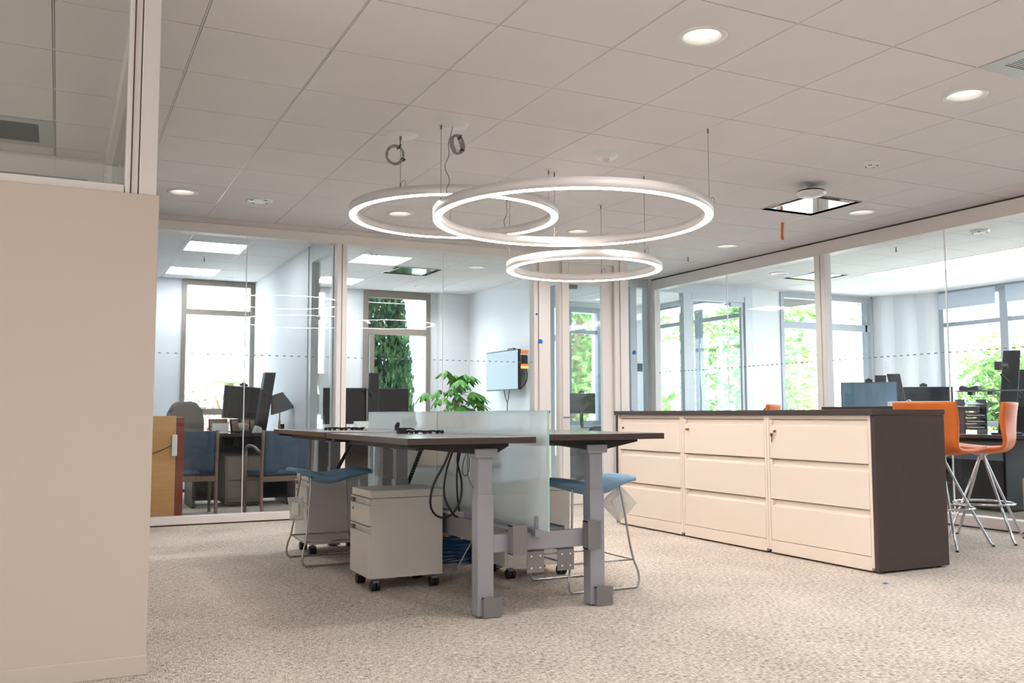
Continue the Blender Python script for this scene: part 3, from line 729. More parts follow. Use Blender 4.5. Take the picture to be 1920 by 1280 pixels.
# ------------------------------------------------------------------ file cabinets
CX = 4.47
t = thing('cabinet_surround', 'dark wood laminate top and end panels around the row of three file cabinets', 'cabinet surround', (4.78, 5.5, 0))
B(4.45, 5.09, 4.056, 6.965, .957, .992).build('top_panel', M['darkwood'], t, world=True, bev=.002)
B(4.465, 5.085, 4.06, 4.09, .012, .956).build('end_panel', M['darkwood'], t, world=True, bev=.002)
B(4.465, 5.085, 6.935, 6.962, .012, .956).build('end_panel', M['darkwood'], t, world=True, bev=.002)
B(5.06, 5.08, 4.09, 6.935, .012, .956).build('back_panel', M['darkwood'], t, world=True)
for y in (4.10, 5.5, 6.9):
    for x in (4.53, 5.03): MB().cyl((x, y, 0), (x, y, .013), .016, n=12).build('glide', M['black'], t, world=True)
cabs = [(4.093, 5.018, 'three drawer file cabinet with a brass key hanging, nearest the camera'), (5.020, 5.998, 'middle three drawer file cabinet with a brass key seen edge on'), (6.000, 6.932, 'three drawer file cabinet without a key, at the far end, behind the desk')]
for k, (y0, y1, lb_) in enumerate(cabs):
    t = thing('file_cabinet', 'cream steel ' + lb_, 'cabinet', (4.76, (y0 + y1) / 2, 0), 0, 'cream file cabinets')
    y0 += .001; y1 -= .001
    MB().box(CX, 5.05, y0, y0 + .022, .03, .955).box(CX, 5.05, y1 - .022, y1, .03, .955).box(CX + .03, 5.05, y0 + .022, y1 - .022, .03, .05).box(CX, CX + .03, y0 + .022, y1 - .022, .012, .095).box(CX + .012, 5.05, y0 + .022, y1 - .022, .93, .955).box(CX + .045, CX + .05, y0 + .022, y1 - .022, .095, .93).build('body', M['metal_w'], t, world=True, bev=.0015)
    zs = [(.099, .372), (.380, .650), (.658, .925)]
    for j, (z0, z1) in enumerate(zs):
        # drawer front with a recessed full width pull along its top
        a, b = y0 + .026, y1 - .026
        mb = MB().prism([(CX + .002, z0), (CX + .03, z0), (CX + .03, z1 - .002), (CX + .026, z1 - .002), (CX + .022, z1 - .030), (CX + .006, z1 - .040), (CX + .002, z1 - .044)], 'y', a, b)
        mb.v = [(p[0], p[1], p[2]) for p in mb.v]
        dr = mb.build('drawer', M['metal_w'], t, world=True)
        MB().box(CX + .001, CX + .026, b - .022, b, z1 - .040, z1).build('pull_end', M['metal_w'], dr, world=True)
    if True:
        yl = y1 - .085; zl = .845
        MB().cyl((CX + .004, yl, zl), (CX - .006, yl, zl), .009, n=16).build('lock', M['brass'] if k < 2 else M['black'], t, world=True)
        if k == 1: MB().box(CX - .03, CX - .006, yl - .002, yl + .002, zl - .009, zl + .009).build('key', M['brass'], t, world=True)
        if k == 0:
            MB().box(CX - .02, CX - .006, yl - .0015, yl + .0015, zl - .004, zl + .004).cyl((CX - .012, yl + .025, zl - .025), (CX - .009, yl + .025, zl - .025), .013, n=16).box(CX - .012, CX - .009, yl + .021, yl + .029, zl - .075, zl - .03).tube([(CX - .012, yl, zl), (CX - .012, yl + .01, zl - .015), (CX - .012, yl + .022, zl - .018)], .0015, 6).build('key', M['brass'], t, world=True)

# ------------------------------------------------------------------ standing desks
def desk(label, x0, x1, y0, y1, zt, lx, group='sit stand desks of the bench'):
    t = thing('standing_desk', label, 'desk', ((x0 + x1) / 2, (y0 + y1) / 2, 0), 0, group)
    W = lambda mb, n, m, **k: mb.build(n, M[m], t, world=True, **k)
    W(B(x0, x1, y0, y1, zt - .03, zt), 'desk_top', 'darktop', bev=.002)
    for yl, s_ in ((y0 + .13, 1), (y1 - .088, -1)):
        # cantilever arm with tapered underside
        xa, xb = x0 + .02, x1 - .10
        W(MB().prism([(xa, zt - .031), (xb, zt - .031), (xb, zt - .045), (lx + .06, zt - .082), (lx - .06, zt - .082), (xa, zt - .045)], 'y', yl - .03, yl + .03), 'support_arm', 'bracket', bev=.002)
        W(B(lx - .058, lx + .058, yl - .05, yl + .045, zt - .10, zt - .055), 'leg_cap', 'silver', bev=.006)
        lg = W(B(lx - .037, lx + .037, yl - .030, yl + .030, .56, zt - .10), 'leg_upper', 'silver', bev=.003)
        W(B(lx - .042, lx + .042, yl - .036, yl + .036, .008, .58), 'leg', 'silver', bev=.003)
        W(MB().cyl((lx, yl, 0), (lx, yl, .01), .03), 'levelling_foot', 'black')
    W(MB().box(x0 + .10, x0 + .14, y0 + .16, y1 - .16, zt - .062, zt - .031).box(x1 - .18, x1 - .14, y0 + .16, y1 - .16, zt - .062, zt - .031), 'side_rail', 'bracket')
    W(MB().box(x0 + .02, x0 + .09, y0 + .06, y0 + .14, zt - .045, zt - .03), 'height_control', 'black', bev=.004)
    return t
dk1 = desk('dark standing desk at the near left of the bench, with black cables on its top', 1.428, 2.088, 3.965, 5.385, .858, 1.861)
dk2 = desk('dark standing desk at the far left of the bench, behind the near left desk', 1.428, 2.088, 5.420, 6.860, .862, 1.861)
dk3 = desk('dark standing desk at the near right of the bench, in front of the file cabinets', 2.175, 2.843, 3.965, 5.385, .868, 2.487)
dk4 = desk('dark standing desk at the far right of the bench, hidden behind the glass screens', 2.175, 2.843, 5.420, 6.860, .864, 2.487)

t = thing('desk_beam', 'grey steel beam and cable trough joining the desk legs under the glass screens', 'desk frame', (2.17, 5.4, 0))
W = lambda mb, n, m, **k: mb.build(n, M[m], t, world=True, **k)
W(B(1.905, 2.443, 4.066, 4.125, .302, .385), 'cross_beam', 'silver', bev=.002)
W(B(1.905, 2.443, 6.745, 6.805, .302, .385), 'cross_beam', 'silver', bev=.002)
W(MB().box(2.01, 2.015, 4.13, 6.70, .29, .40).box(2.33, 2.335, 4.13, 6.70, .29, .40).box(2.015, 2.33, 4.13, 6.70, .29, .295), 'cable_trough', 'greymet')
W(B(2.015, 2.10, 4.13, 6.70, .385, .392), 'trough_lid', 'silver'); W(B(2.17, 2.33, 4.13, 6.70, .385, .392), 'trough_lid', 'silver')
W(B(2.11, 2.16, 4.02, 6.75, .37, .405), 'screen_channel', 'silver')
for x0, x1 in ((1.983, 2.060), (2.404, 2.479)):
    W(MB().box(x0, x1, 4.010, 4.016, .290, .430).box(x0, x0 + .005, 4.016, 4.066, .290, .430).box(x0, x1, 4.016, 4.066, .425, .430).box(x0, x1, 4.016, 4.066, .290, .295), 'end_bracket', 'greymet')
for x0, x1 in ((2.081, 2.176), (2.252, 2.346)):
    pl = W(MB().box(x0, x1, 4.055, 4.060, .192, .300).box(x0, x1, 4.055, 4.10, .296, .301), 'hanging_plate', 'greymet')
    for hx in (x0 + .025, x1 - .022):
        for hz in (.215, .272): MB().cyl((hx, 4.0545, hz), (hx, 4.0535, hz), .0045, n=10).build('bolt_hole', M['plasticw'], pl, world=True)
W(MB().box(2.117, 2.150, 4.03, 4.05, .39, .468).box(2.152, 2.165, 4.03, 4.05, .375, .46), 'screen_clamp', 'silver', bev=.002)
W(B(2.02, 2.105, 4.7, 4.83, .392, .43), 'power_box', 'silver', bev=.002); W(B(2.02, 2.10, 4.85, 5.0, .392, .41), 'cream_cover', 'metal_w')
for lx in (1.861, 2.487):
    W(MB().box(lx - .02, lx + .075, 4.035, 4.041, .004, .096).box(lx - .02, lx - .015, 4.041, 4.064, .004, .096).box(lx - .02, lx + .075, 4.041, 4.058, .090, .096), 'foot_cover', 'greymet')

# glass screens
for y0, y1, lb_ in ((3.93, 5.372, 'frosted glass screen between the two near desks'), (5.378, 6.80, 'frosted glass screen between the two far desks')):
    t = thing('glass_screen', lb_, 'glass screen', (2.135, (y0 + y1) / 2, .405), 0, 'frosted glass desk screens')
    B(2.130, 2.140, y0 + .002, y1, .405, .985).build('glass_panel', M['screen'], t, world=True)
    B(2.130, 2.140, y0, y0 + .002, .405, .985).build('polished_edge', M['edge'], t, world=True)
    B(2.130, 2.140, y0, y1, .985, .986).build('polished_edge', M['edge'], t, world=True)

# cables under and on the desks
def cable(pts, rad, m, label, name='cable', cat='cable', sm=2, group=None):
    o = MB().tube(pts, rad, 8, sm).build(name, M[m]); return tag(o, label, cat, group)
def spine(x, y, z0, dx, dy, z1, label):
    t = thing('cable_spine', label, 'cable spine', (x + dx, y + dy, z1), 0, 'black cable spines')
    n = 17
    for k in range(n):
        a = k / n; p = Vector((x + dx * a, y + dy * a, z0 + (z1 - z0) * a)); q = Vector((x + dx * (a + .8 / n), y + dy * (a + .8 / n), z0 + (z1 - z0) * (a + .8 / n)))
        mb = MB().cyl(p, q, .013, .013, 8); mb.cyl(q, q + (q - p) * .2, .008, .008, 8)
        mb.build('vertebra', M['blackcable'], t, world=True)
spine(2.005, 5.30, .775, -.09, .06, .50, 'black cable spine slanting down behind the near pedestal')
spine(1.865, 6.30, .785, -.025, .30, .575, 'black cable spine slanting down behind the left stool')
cable([(1.80, 4.35, .80), (1.79, 4.4, .72), (1.72, 4.42, .60), (1.72, 4.44, .47), (1.82, 4.46, .42), (1.90, 4.46, .50), (1.91, 4.46, .62), (1.86, 4.42, .72), (1.85, 4.36, .80)], .006, 'blackcable', 'thick black power cable looping widest below the near left desk')
cable([(1.83, 4.38, .80), (1.80, 4.42, .68), (1.80, 4.46, .54), (1.87, 4.48, .44), (1.90, 4.5, .43)], .0055, 'blackcable', 'black cable hanging inside the wide loop below the near left desk')
cable([(1.87, 4.38, .80), (1.86, 4.42, .68), (1.88, 4.46, .54), (1.91, 4.5, .46)], .005, 'blackcable', 'shortest black cable hanging inside the wide loop')
cable([(1.90, 4.36, .80), (1.91, 4.4, .70), (1.93, 4.42, .62), (1.98, 4.44, .56), (2.0, 4.44, .62), (1.97, 4.42, .72), (1.92, 4.38, .76)], .0022, 'redcable', 'thin red and black wire looping beside the near left leg')
cable([(1.90, 4.36, .80), (1.88, 4.4, .70), (1.90, 4.42, .64), (1.94, 4.44, .66), (1.93, 4.42, .76)], .002, 'blackcable', 'thin black wire tangled with the red wire')
cable([(1.93, 5.58, .82), (1.90, 5.60, .72), (1.90, 5.62, .60), (1.95, 5.64, .52), (2.0, 5.64, .56), (1.99, 5.62, .68), (1.93, 5.6, .80)], .006, 'blackcable', 'black power cable looping below the far left desk')
cable([(1.95, 5.58, .82), (1.97, 5.60, .70), (1.96, 5.62, .58), (1.99, 5.62, .52)], .005, 'blackcable', 'second black cable hanging below the far left desk')
def zig(x, y, z, n, label, s_=1):
    mb = MB(); pts = []
    for k in range(n): pts.append((x + .012 * math.sin(k * 2.3) + k * .013 * s_, y + .02 * math.cos(k * 1.7) - k * .004, z + .010 + .008 * (k % 2)))
    mb.tube(pts, .006, 7, 1)
    for k in range(0, n, 2): mb.box(pts[k][0] - .009, pts[k][0] + .009, pts[k][1] - .008, pts[k][1] + .008, z + .001, z + .018)
    return tag(mb.build('cable_bundle', M['blackcable']), label, 'cable bundle')
zig(1.78, 4.95, .858, 16, 'black cable bundle with plugs lying on the near left desk')
MB_ = MB().box(1.73, 1.775, 4.95, 4.99, .859, .892).tube([(1.775, 4.97, .885), (1.81, 4.97, .89), (1.85, 4.96, .866)], .006, 7, 1)
tag(MB_.build('power_plug', M['blackcable']), 'black power plug standing at the left end of the cable bundle on the near desk', 'plug')
zig(1.62, 6.1, .862, 20, 'black cable bundle lying on the far left desk')
tag(MB().box(1.98, 2.0, 5.72, 5.75, .863, .90).box(1.985, 2.003, 5.715, 5.74, .89, .915).build('power_plug', M['blackcable']), 'black plug standing on end on the far left desk beside the glass screen', 'plug')

# pedestals
def pedestal(x, y, label):
    t = thing('mobile_pedestal', label, 'pedestal', (x, y, 0), 0, 'white mobile pedestals')
    wx_, wy = .425, .35
    MB().box(.006, wx_, 0, wy, .07, .505).build('body', M['metal_p'], t, bev=.003)
    MB().box(-.002, wx_ + .002, -.002, wy + .002, .507, .548).build('top', M['metal_p'], t, bev=.004)
    for z0, z1, lk in ((.358, .505, True), (.075, .352, False)):
        d = MB().box(-.012, .006, .004, wy - .004, z0, z1 - .038).build('drawer_front', M['metal_p'], t, bev=.002)
        MB().box(-.012, .004, .004, wy - .004, z1 - .010, z1 - .001).build('pull_lip', M['metal_p'], d)
        MB().box(-.011, .006, wy - .045, wy - .004, z1 - .038, z1 - .010).build('pull_end', M['greymet'], d)
        if lk: MB().cyl((-.011, wy - .06, z0 + .075), (-.016, wy - .06, z0 + .075), .008, n=14).build('lock', M['greymet'], t)
    for cx_, cy_ in ((.035, .04), (.035, wy - .04), (wx_ - .045, .04), (wx_ - .045, wy - .04)):
        c = MB().cyl((cx_ + .01, cy_, .027), (cx_ + .03, cy_, .027), .027, n=20).cyl((cx_ - .018, cy_, .027), (cx_ + .004, cy_, .027), .027, n=20).build('caster', M['black'], t)
        MB().box(cx_ - .012, cx_ + .024, cy_ - .02, cy_ + .02, .045, .058).cyl((cx_ + .005, cy_, .055), (cx_ + .005, cy_, .07), .008, n=10).build('caster_fork', M['grey'], c)
    return t
p1 = pedestal(1.555, 4.905, 'white mobile pedestal under the near left desk, fully visible')
dup(p1, (1.575, 6.375, 0), 0, 'white mobile pedestal behind the left blue stool')
dup(p1, (2.385, 4.905, 0), 0, 'white mobile pedestal under the near right desk, behind the grey brackets')
dup(p1, (2.40, 6.375, 0), 0, 'white mobile pedestal under the far right desk')

# wire stools
def stool(label, loc, rz):
    t = thing('wire_stool', label, 'stool', loc, rz, 'blue wire stools')
    def top(a, b):
        x = (a - .5) * .50; y = (b - .5) * (.40 - .06 * abs(a - .5) * 2)
        z = .606 - .026 * math.exp(-((x + .03) / .11) ** 2) + .020 * max(0, -x * 4 - .3) - .10 * (abs(y) / .2) ** 4 * .25
        return (x, y, z)
    def body(a, b):
        p = top(a, b); return p
    nu, nv = 20, 12
    mb = MB(); vs = []; fs = []
    for i in range(nu + 1):
        for j in range(nv + 1): vs.append(top(i / nu, j / nv))
    for i in range(nu + 1):
        for j in range(nv + 1):
            a, b = i / nu, j / nv; p = top(a, b); e = math.sin(PI * a) ** .6 if 0 < a < 1 else 0; e2 = math.sin(PI * b) ** .5 if 0 < b < 1 else 0
            vs.append((p[0], p[1], p[2] - .016 - .058 * e * (.25 + .75 * min(1, max(0, (p[0] + .20) / .10))) * e2))
    Wd = nv + 1; K = (nu + 1) * Wd
    for i in range(nu):
        for j in range(nv):
            q = (i * Wd + j, (i + 1) * Wd + j, (i + 1) * Wd + j + 1, i * Wd + j + 1); fs += [q, tuple(K + z for z in q[::-1])]
    rim = [i * Wd for i in range(nu + 1)] + [nu * Wd + j for j in range(1, Wd)] + [i * Wd + nv for i in range(nu - 1, -1, -1)] + [j for j in range(nv - 1, 0, -1)]
    fs += [(rim[k], K + rim[k], K + rim[(k + 1) % len(rim)], rim[(k + 1) % len(rim)]) for k in range(len(rim))]
    mb.add(vs, fs, True).build('seat', M['blue'], t)
    rr = .0065
    for s_ in (-1, 1):
        y0, y1, y2 = .225 * s_, .20 * s_, .15 * s_
        MB().tube([(-.15, y2 - .03 * s_, .578), (-.155, y2, .575), (-.195, y1, .17), (-.225, y0, .09), (-.225, y0, .007), (-.16, y0, .007), (.16, y0, .007), (.225, y0, .007), (.225, y0, .09), (.195, y1, .17), (.155, y2, .575), (.15, y2 - .03 * s_, .578)], rr, 8, 2).build('sled_leg', M['wire'], t)
    MB().tube([(-.20, -.20, .155), (-.20, .20, .155), (.20, .20, .155), (.20, -.20, .155)], .005, 8, 0, closed=True).build('foot_rest', M['wire'], t)
    MB().box(-.15, .15, -.13, -.11, .555, .562).box(-.15, .15, .11, .13, .555, .562).build('seat_support', M['wire'], t)
    return t
s1 = stool('blue seated wire stool on the left in front of the far pedestal', (1.645, 6.11, 0), 0)
s2 = stool('blue seated wire stool on the right between the desk leg and file cabinets', (2.715, 4.585, 0), PI)
for (loc, rz, sz, lb_) in (((1.405, 6.02, .36), -1.15, .15, 'crinkled clear plastic bag with papers tied to the left stool leg'), ((2.915, 4.52, .455), -.3, .155, 'diamond shaped clear plastic bag with a label tied to the right stool')):
    t = thing('tag_bag', lb_, 'bag', loc, rz)
    rot = PI / 4 if sz > .152 else .1
    MB().sheet(lambda a, b: ((a - .5) * sz * math.cos(rot) - (b - .5) * sz * math.sin(rot), .006 * math.sin(9 * a + 5 * b), (a - .5) * sz * math.sin(rot) + (b - .5) * sz * math.cos(rot)), 8, 8, .003).build('clear_film', M['plastic_bag'], t)
    MB().box(-.035, .035, -.009, -.007, -.04, .04, mtx=Matrix.Rotation(.2 - rot, 4, 'Y')).build('label_sheet', M['paper'], t)
    MB().tube([(0, 0, sz * .45), (.01, .01, sz * .45 + .03), (0, 0, sz * .45 + .06)], .0015, 6, 1).build('string', M['wirecable'], t)
# blue network cable coil on the floor
t = thing('cable_coil', 'big coil of blue network cable lying on the floor behind the near pedestal', 'cable coil', (2.33, 5.72, 0))
for k in range(34):
    rr = .23 + .018 * math.sin(k * 1.9); zz = .012 + .0045 * k; pts = []
    for i in range(26):
        a = 2 * PI * i / 26; pts.append((rr * math.cos(a) * 1.05, rr * math.sin(a) * .8, zz + .007 * math.sin(3 * a + k)))
    MB().tube(pts, .0048, 6, closed=True).build('cable_turn', M['bluecable'], t)
cable([(2.25, 5.35, .006), (2.5, 5.6, .19), (2.62, 5.7, .14), (2.60, 5.62, .02), (2.75, 5.55, .006)], .004, 'plasticw', 'thin white cable looped over the blue cable coil')
tag(MB().box(2.22, 2.34, 5.62, 5.70, .175, .205).build('carton_scrap', M['cardb'], bev=.004), 'small tan carton piece on top of the blue cable coil', 'carton')

# tape marks
def tape(name, p, n, sx, sz, m, label, cat='tape', tri=0):
    # p centre, n: 'y' facing -Y or 'z'
    if n == 'y': mb = MB().prism([(p[0] - sx, p[2] - sz), (p[0] + sx, p[2] - sz), (p[0] + sx * 1.05, p[2] + sz * .55), (p[0] + sx * .1, p[2] + sz), (p[0] - sx * .9, p[2] + sz * .5)], 'y', p[1] - .0012, p[1])
    else: mb = MB().prism([(p[0] - sx, p[1] - sz), (p[0] + sx, p[1] - sz * .7), (p[0] + sx * .8, p[1] + sz), (p[0] - sx * .9, p[1] + sz * .8)], 'z', .001, .003)
    return tag(mb.build(name, M[m]), label, cat)
tape('tape_piece', (4.535, YB - .0652, 1.731), 'y', .026, .024, 'tapeb', 'blue tape scrap on the pale door post, lower one')
tape('tape_piece', (4.50, YB - .0505, 2.02), 'y', .012, .012, 'tapeb', 'tiny blue tape scrap high on the pale door post')
tape('tape_piece', (4.505, YB - .0505, 1.985), 'y', .010, .009, 'paper', 'tiny white tape scrap below the high blue one')
tape('tape_piece', (6.75, 10.0598, 1.77), 'y', .028, .028, 'tapeb', 'blue tape piece on the mullion in the recess')
tape('tape_piece', (4.26, 3.83, 0), 'z', .018, .012, 'tapeb', 'small blue tape scrap on the carpet in front of the cabinet end')
# room booking panel taped to the glass
t = thing('booking_panel', 'small black wall panel stuck to the glass with orange and yellow tape', 'panel', (4.372, YB - .006, 1.55))
B(-.036, .036, -.014, 0, -.06, .035).build('display', M['black'], t, bev=.002)
B(-.045, .045, -.016, -.0145, .055, .085).build('tape_strip', M['tapeo'], t); B(-.044, .044, -.0165, -.0145, -.075, -.058).build('tape_strip', M['tapeo'], t)
B(-.046, .046, -.016, -.0145, -.108, -.078).build('tape_strip', M['tapey'], t); B(-.043, .043, -.003, -.001, .035, .055).build('tape_strip', M['paper'], t)

# ------------------------------------------------------------------ orange bar stools and bar table
def barstool(label, loc, rz):
    t = thing('bar_stool', label, 'bar stool', loc, rz, 'orange bar stools')
    prof = [(-.20, .700), (-.12, .690), (0, .680), (.10, .682), (.17, .70), (.205, .76), (.215, .85), (.225, .95), (.24, 1.05)]   # local x = back direction
    def shell(a, b):
        q = a * (len(prof) - 1); i = min(int(q), len(prof) - 2); w_ = q - i
        # smooth by catmull-ish
        p0 = prof[max(i - 1, 0)]; p1 = prof[i]; p2 = prof[i + 1]; p3 = prof[min(i + 2, len(prof) - 1)]
        def cr(k): return .5 * (2 * p1[k] + (p2[k] - p0[k]) * w_ + (2 * p0[k] - 5 * p1[k] + 4 * p2[k] - p3[k]) * w_ ** 2 + (3 * p1[k] - p0[k] - 3 * p2[k] + p3[k]) * w_ ** 3)
        x, z = cr(0), cr(1); half = .24 + .012 * math.sin(a * PI); y = (b - .5) * 2 * half
        e = (abs(b - .5) * 2) ** 2.5
        if a > .5: x -= .06 * e * min(1, (a - .5) * 3)
        z += .03 * e * (1 - min(1, max(0, (a - .45) * 4)))
        return (x, y, z)
    MB().sheet(shell, 32, 16, .022).build('seat_shell', M['orange'], t)
    for k in range(6):
        xk = -.16 + k * .05
        MB().tube([(xk, -.19, .694 + .0 * k - .01 * math.sin(k * .6)), (xk, 0, .689 - .010 * math.sin(k * .6)), (xk, .19, .694 - .01 * math.sin(k * .6))], .007, 8).build('seat_rib', M['orange'], t)
    MB().lathe([(.001, .61), (.03, .61), (.032, .645), (.10, .668), (.10, .672), (.001, .672)], n=28).build('hub', M['chrome'], t)
    for k in range(4):
        a = PI / 4 + k * PI / 2; c, s_ = math.cos(a), math.sin(a)
        MB().tube([(.025 * c, .025 * s_, .655), (.03 * c, .03 * s_, .60), (.31 * c, .31 * s_, .03), (.335 * c, .335 * s_, .008)], .0095, 10, 1).build('leg', M['chrome'], t)
        MB().cyl((.335 * c, .335 * s_, 0), (.335 * c, .335 * s_, .01), .012, n=12).build('foot_glide', M['black'], t)
    MB().tube([(.215 * math.cos(2 * PI * i / 36), .215 * math.sin(2 * PI * i / 36), .28) for i in range(36)], .008, 8, closed=True).build('foot_ring', M['chrome'], t)
    return t
b1 = barstool('orange bar stool with its back to the camera, half hidden by the dark cabinet end', (5.86, 4.72, 0), 0)
b1.rotation_euler[2] = math.radians(-172)
dup(b1, (6.42, 4.80, 0), math.radians(-62), 'orange bar stool seen from the side at the right edge of the picture')
dup(b1, (5.72, 6.62, 0), math.radians(-52), 'orange bar stool beyond the cabinet of which only the top of the back shows')
t = thing('bar_table', 'dark bar height table with thin top between the orange stools', 'table', (6.25, 5.4, 0))
B(5.72, 6.72, 5.03, 5.75, .985, 1.022).build('table_top', M['darktop'], t, world=True, bev=.003)
MB().cyl((6.28, 5.25, .01), (6.28, 5.25, .985), .022, n=16).build('leg', M['chrome'], t, world=True)
MB().cyl((5.95, 5.5, .01), (5.95, 5.5, .985), .022, n=16).build('leg', M['chrome'], t, world=True)
B(6.02, 6.36, 5.08, 5.45, .001, .012).build('foot_plate', M['greymet'], t, world=True, bev=.003)
B(5.78, 6.1, 5.47, 5.7, .001, .012).build('foot_plate', M['greymet'], t, world=True, bev=.003)

# ------------------------------------------------------------------ office furniture helpers
def monitor(label, loc, rz, wd=.56, hh=.34, zc=1.12, base=.75, back=False, dm='screenblack', tilt=0.0, group=None, cam_=True):
    t = thing('monitor', label, 'monitor', (loc[0], loc[1], base), rz, group)
    m_ = Matrix.Translation((0, 0, zc - base)) @ Matrix.Rotation(tilt, 4, 'Y')
    MB().box(-wd / 2, wd / 2, -.012, .02, -hh / 2, hh / 2, mtx=m_).build('casing', M['monback'], t, bev=.004)
    MB().box(-wd / 2 + .01, wd / 2 - .01, (.0201 if back else -.0135), (.0215 if back else -.012), -hh / 2 + .01, hh / 2 - .01, mtx=m_).build('display', M[dm], t)
    MB().box(-.03, .03, .02, .06, -.06, zc * 0 + .06, mtx=Matrix.Translation((0, 0, zc - base))).box(-.025, .025, .045, .065, 0, zc - base).box(-.12, .12, -.04, .14, .0, .012).build('stand', M['black'], t)
    if cam_: MB().box(-.04, .04, -.02, .02, hh / 2 + .002, hh / 2 + .03, mtx=m_).box(-.02, .02, -.01, .025, hh / 2 + .03, hh / 2 + .042, mtx=m_).build('webcam', M['black'], t)
    return t
def workcolumn(label, loc, rz, lean, z0=.75, h=.68, wd=.11, group='sit stand risers'):
    t = thing('desk_riser_column', label, 'desk riser', (loc[0], loc[1], z0), rz, group)
    MB().prism([(-wd / 2, 0), (wd / 2, 0), (wd / 2 + lean, h), (-wd / 2 + lean, h)], 'y', -.045, .045).build('column', M['monback'], t, bev=.004)
    MB().prism([(-wd / 2 + .01, .02), (wd / 2 - .01, .02), (wd / 2 + lean - .01, h - .01), (-wd / 2 + lean + .01, h - .01)], 'y', -.052, -.046).build('front_cover', M['black'], t)
    MB().box(-.13, .13, -.11, .12, 0, .018).build('base_plate', M['black'], t, bev=.003)
    MB().box(lean * .6 - .02, lean * .6 + .02, -.10, -.05, h * .55, h * .65).cyl((lean * .6, -.09, h * .6), (lean * .6 - .08, -.12, h * .72), .012).build('monitor_arm', M['black'], t)
    return t
def simple_desk(label, x0, x1, y0, y1, z=.75, m='darktop', panel=True, th=.035):
    t = thing('office_desk', label, 'desk', ((x0 + x1) / 2, (y0 + y1) / 2, 0))
    B(x0, x1, y0, y1, z - th, z).build('desk_top', M[m], t, world=True, bev=.003)
    for a in (x0 + .02, x1 - .05): B(a, a + .03, y0 + .05, y1 - .03, 0, z - th).build('end_panel', M['darkwood'], t, world=True)
    if panel: B(x0 + .05, x1 - .05, y1 - .12, y1 - .10, .03, z - th).build('modesty_panel', M['darkwood'], t, world=True)
    return t
def officechair(label, loc, rz, m='taupe', top=1.08):
    t = thing('task_chair', label, 'chair', loc, rz, None)
    def bk(a, b):
        x = (a - .5) * .44 * (1 - .12 * (b ** 3)); e = 1 - (abs(a - .5) * 2) ** 4 * (b ** 4) * .2
        return (x, .16 + .03 * b - .05 * (1 - (abs(a - .5) * 2) ** 2) * .6 + .05, .55 + (top - .55) * b * e)
    MB().sheet(bk, 14, 14, .05).build('backrest', M[m], t)
    MB().sheet(lambda a, b: ((a - .5) * .48, (b - .5) * .46, .49 - .02 * (abs(a - .5) * 2) ** 4 - .03 * (1 - b) ** 4), 10, 10, .07).build('seat', M[m], t)
    MB().cyl((0, 0, .08), (0, 0, .43), .025).build('gas_lift', M['chrome'], t)
    for k in range(5):
        a = 2 * PI * k / 5; c, s_ = math.cos(a), math.sin(a)
        MB().tube([(0, 0, .10), (.15 * c, .15 * s_, .09), (.29 * c, .29 * s_, .065)], .018, 8).build('base_arm', M['black'], t)
        MB().cyl((.29 * c - .02 * s_, .29 * s_ + .02 * c, .028), (.29 * c + .02 * s_, .29 * s_ - .02 * c, .028), .028, n=14).build('caster', M['black'], t)
    for s_ in (-1, 1): MB().tube([(.2 * s_, .05, .44), (.27 * s_, .05, .46), (.27 * s_, .0, .66), (.27 * s_, -.15, .67)], .014, 8, 1).build('armrest', M['black'], t)
    MB().box(-.03, .03, .17, .21, .40, .62).build('back_bar', M['black'], t)
    return t
def guestchair(label, loc, rz, m='bluegrey'):
    t = thing('guest_chair', label, 'chair', loc, rz, 'blue guest chairs')
    # faces +Y: back panel on the -Y side (towards the camera)
    MB().sheet(lambda a, b: ((a - .5) * .46, -.235 + .02 * math.sin(PI * a) - .03 * b, .41 + .40 * b), 8, 6, .035).build('backrest', M[m], t)
    MB().sheet(lambda a, b: ((a - .5) * .48, -.22 + b * .50, .445 - .02 * (b ** 4) - .012 * (abs(a - .5) * 2) ** 4), 8, 8, .055).build('seat', M[m], t)
    for s_ in (-1, 1):
        MB().tube([(.245 * s_, -.27, .0), (.245 * s_, -.235, .20), (.245 * s_, -.235, .40), (.245 * s_, -.27, .82)], .017, 8, 1).build('leg', M['legwood'], t)
        MB().tube([(.255 * s_, .24, .0), (.255 * s_, .23, .62)], .016, 8).build('leg', M['legwood'], t)
        MB().tube([(.255 * s_, .25, .60), (.26 * s_, .20, .655), (.26 * s_, 0, .67), (.25 * s_, -.22, .60)], .016, 8, 1).build('armrest', M['legwood'], t)
    MB().box(-.235, .235, -.25, -.22, .335, .385).build('rear_rail', M['legwood'], t, bev=.003)
    MB().box(-.24, .24, .21, .24, .345, .385).build('front_rail', M['legwood'], t, bev=.003)
    return t
# ---- office one
t = thing('wood_bookcase', 'tan wood panelled bookcase with mahogany side behind the glass at far left', 'bookcase', (.55, 8.95, 0))
B(.20, .955, 8.74, 8.765, .0, .957).build('rear_board', M['maple'], t, world=True, bev=.003)
B(.955, 1.025, 8.745, 9.15, 0, .945).build('side_panel', M['mahog'], t, world=True, bev=.003)
B(.20, .955, 8.765, 9.15, .90, .94).build('top_board', M['mahog'], t, world=True)
B(.20, .955, 8.765, 9.15, .40, .43).build('shelf', M['mahog'], t, world=True)
MB().tube([(.5, 8.735, .62), (.7, 8.733, .60), (.85, 8.733, .66), (.93, 8.733, .70)], .004, 6, 2).build('cord', M['blackcable'], t, world=True)
B(.92, .965, 8.715, 8.737, .60, .79).build('handle', M['paper'], t, world=True, bev=.005)
guestchair('blue grey guest chair with wooden legs, directly behind the bookcase', (1.13, 9.42, 0), .0)
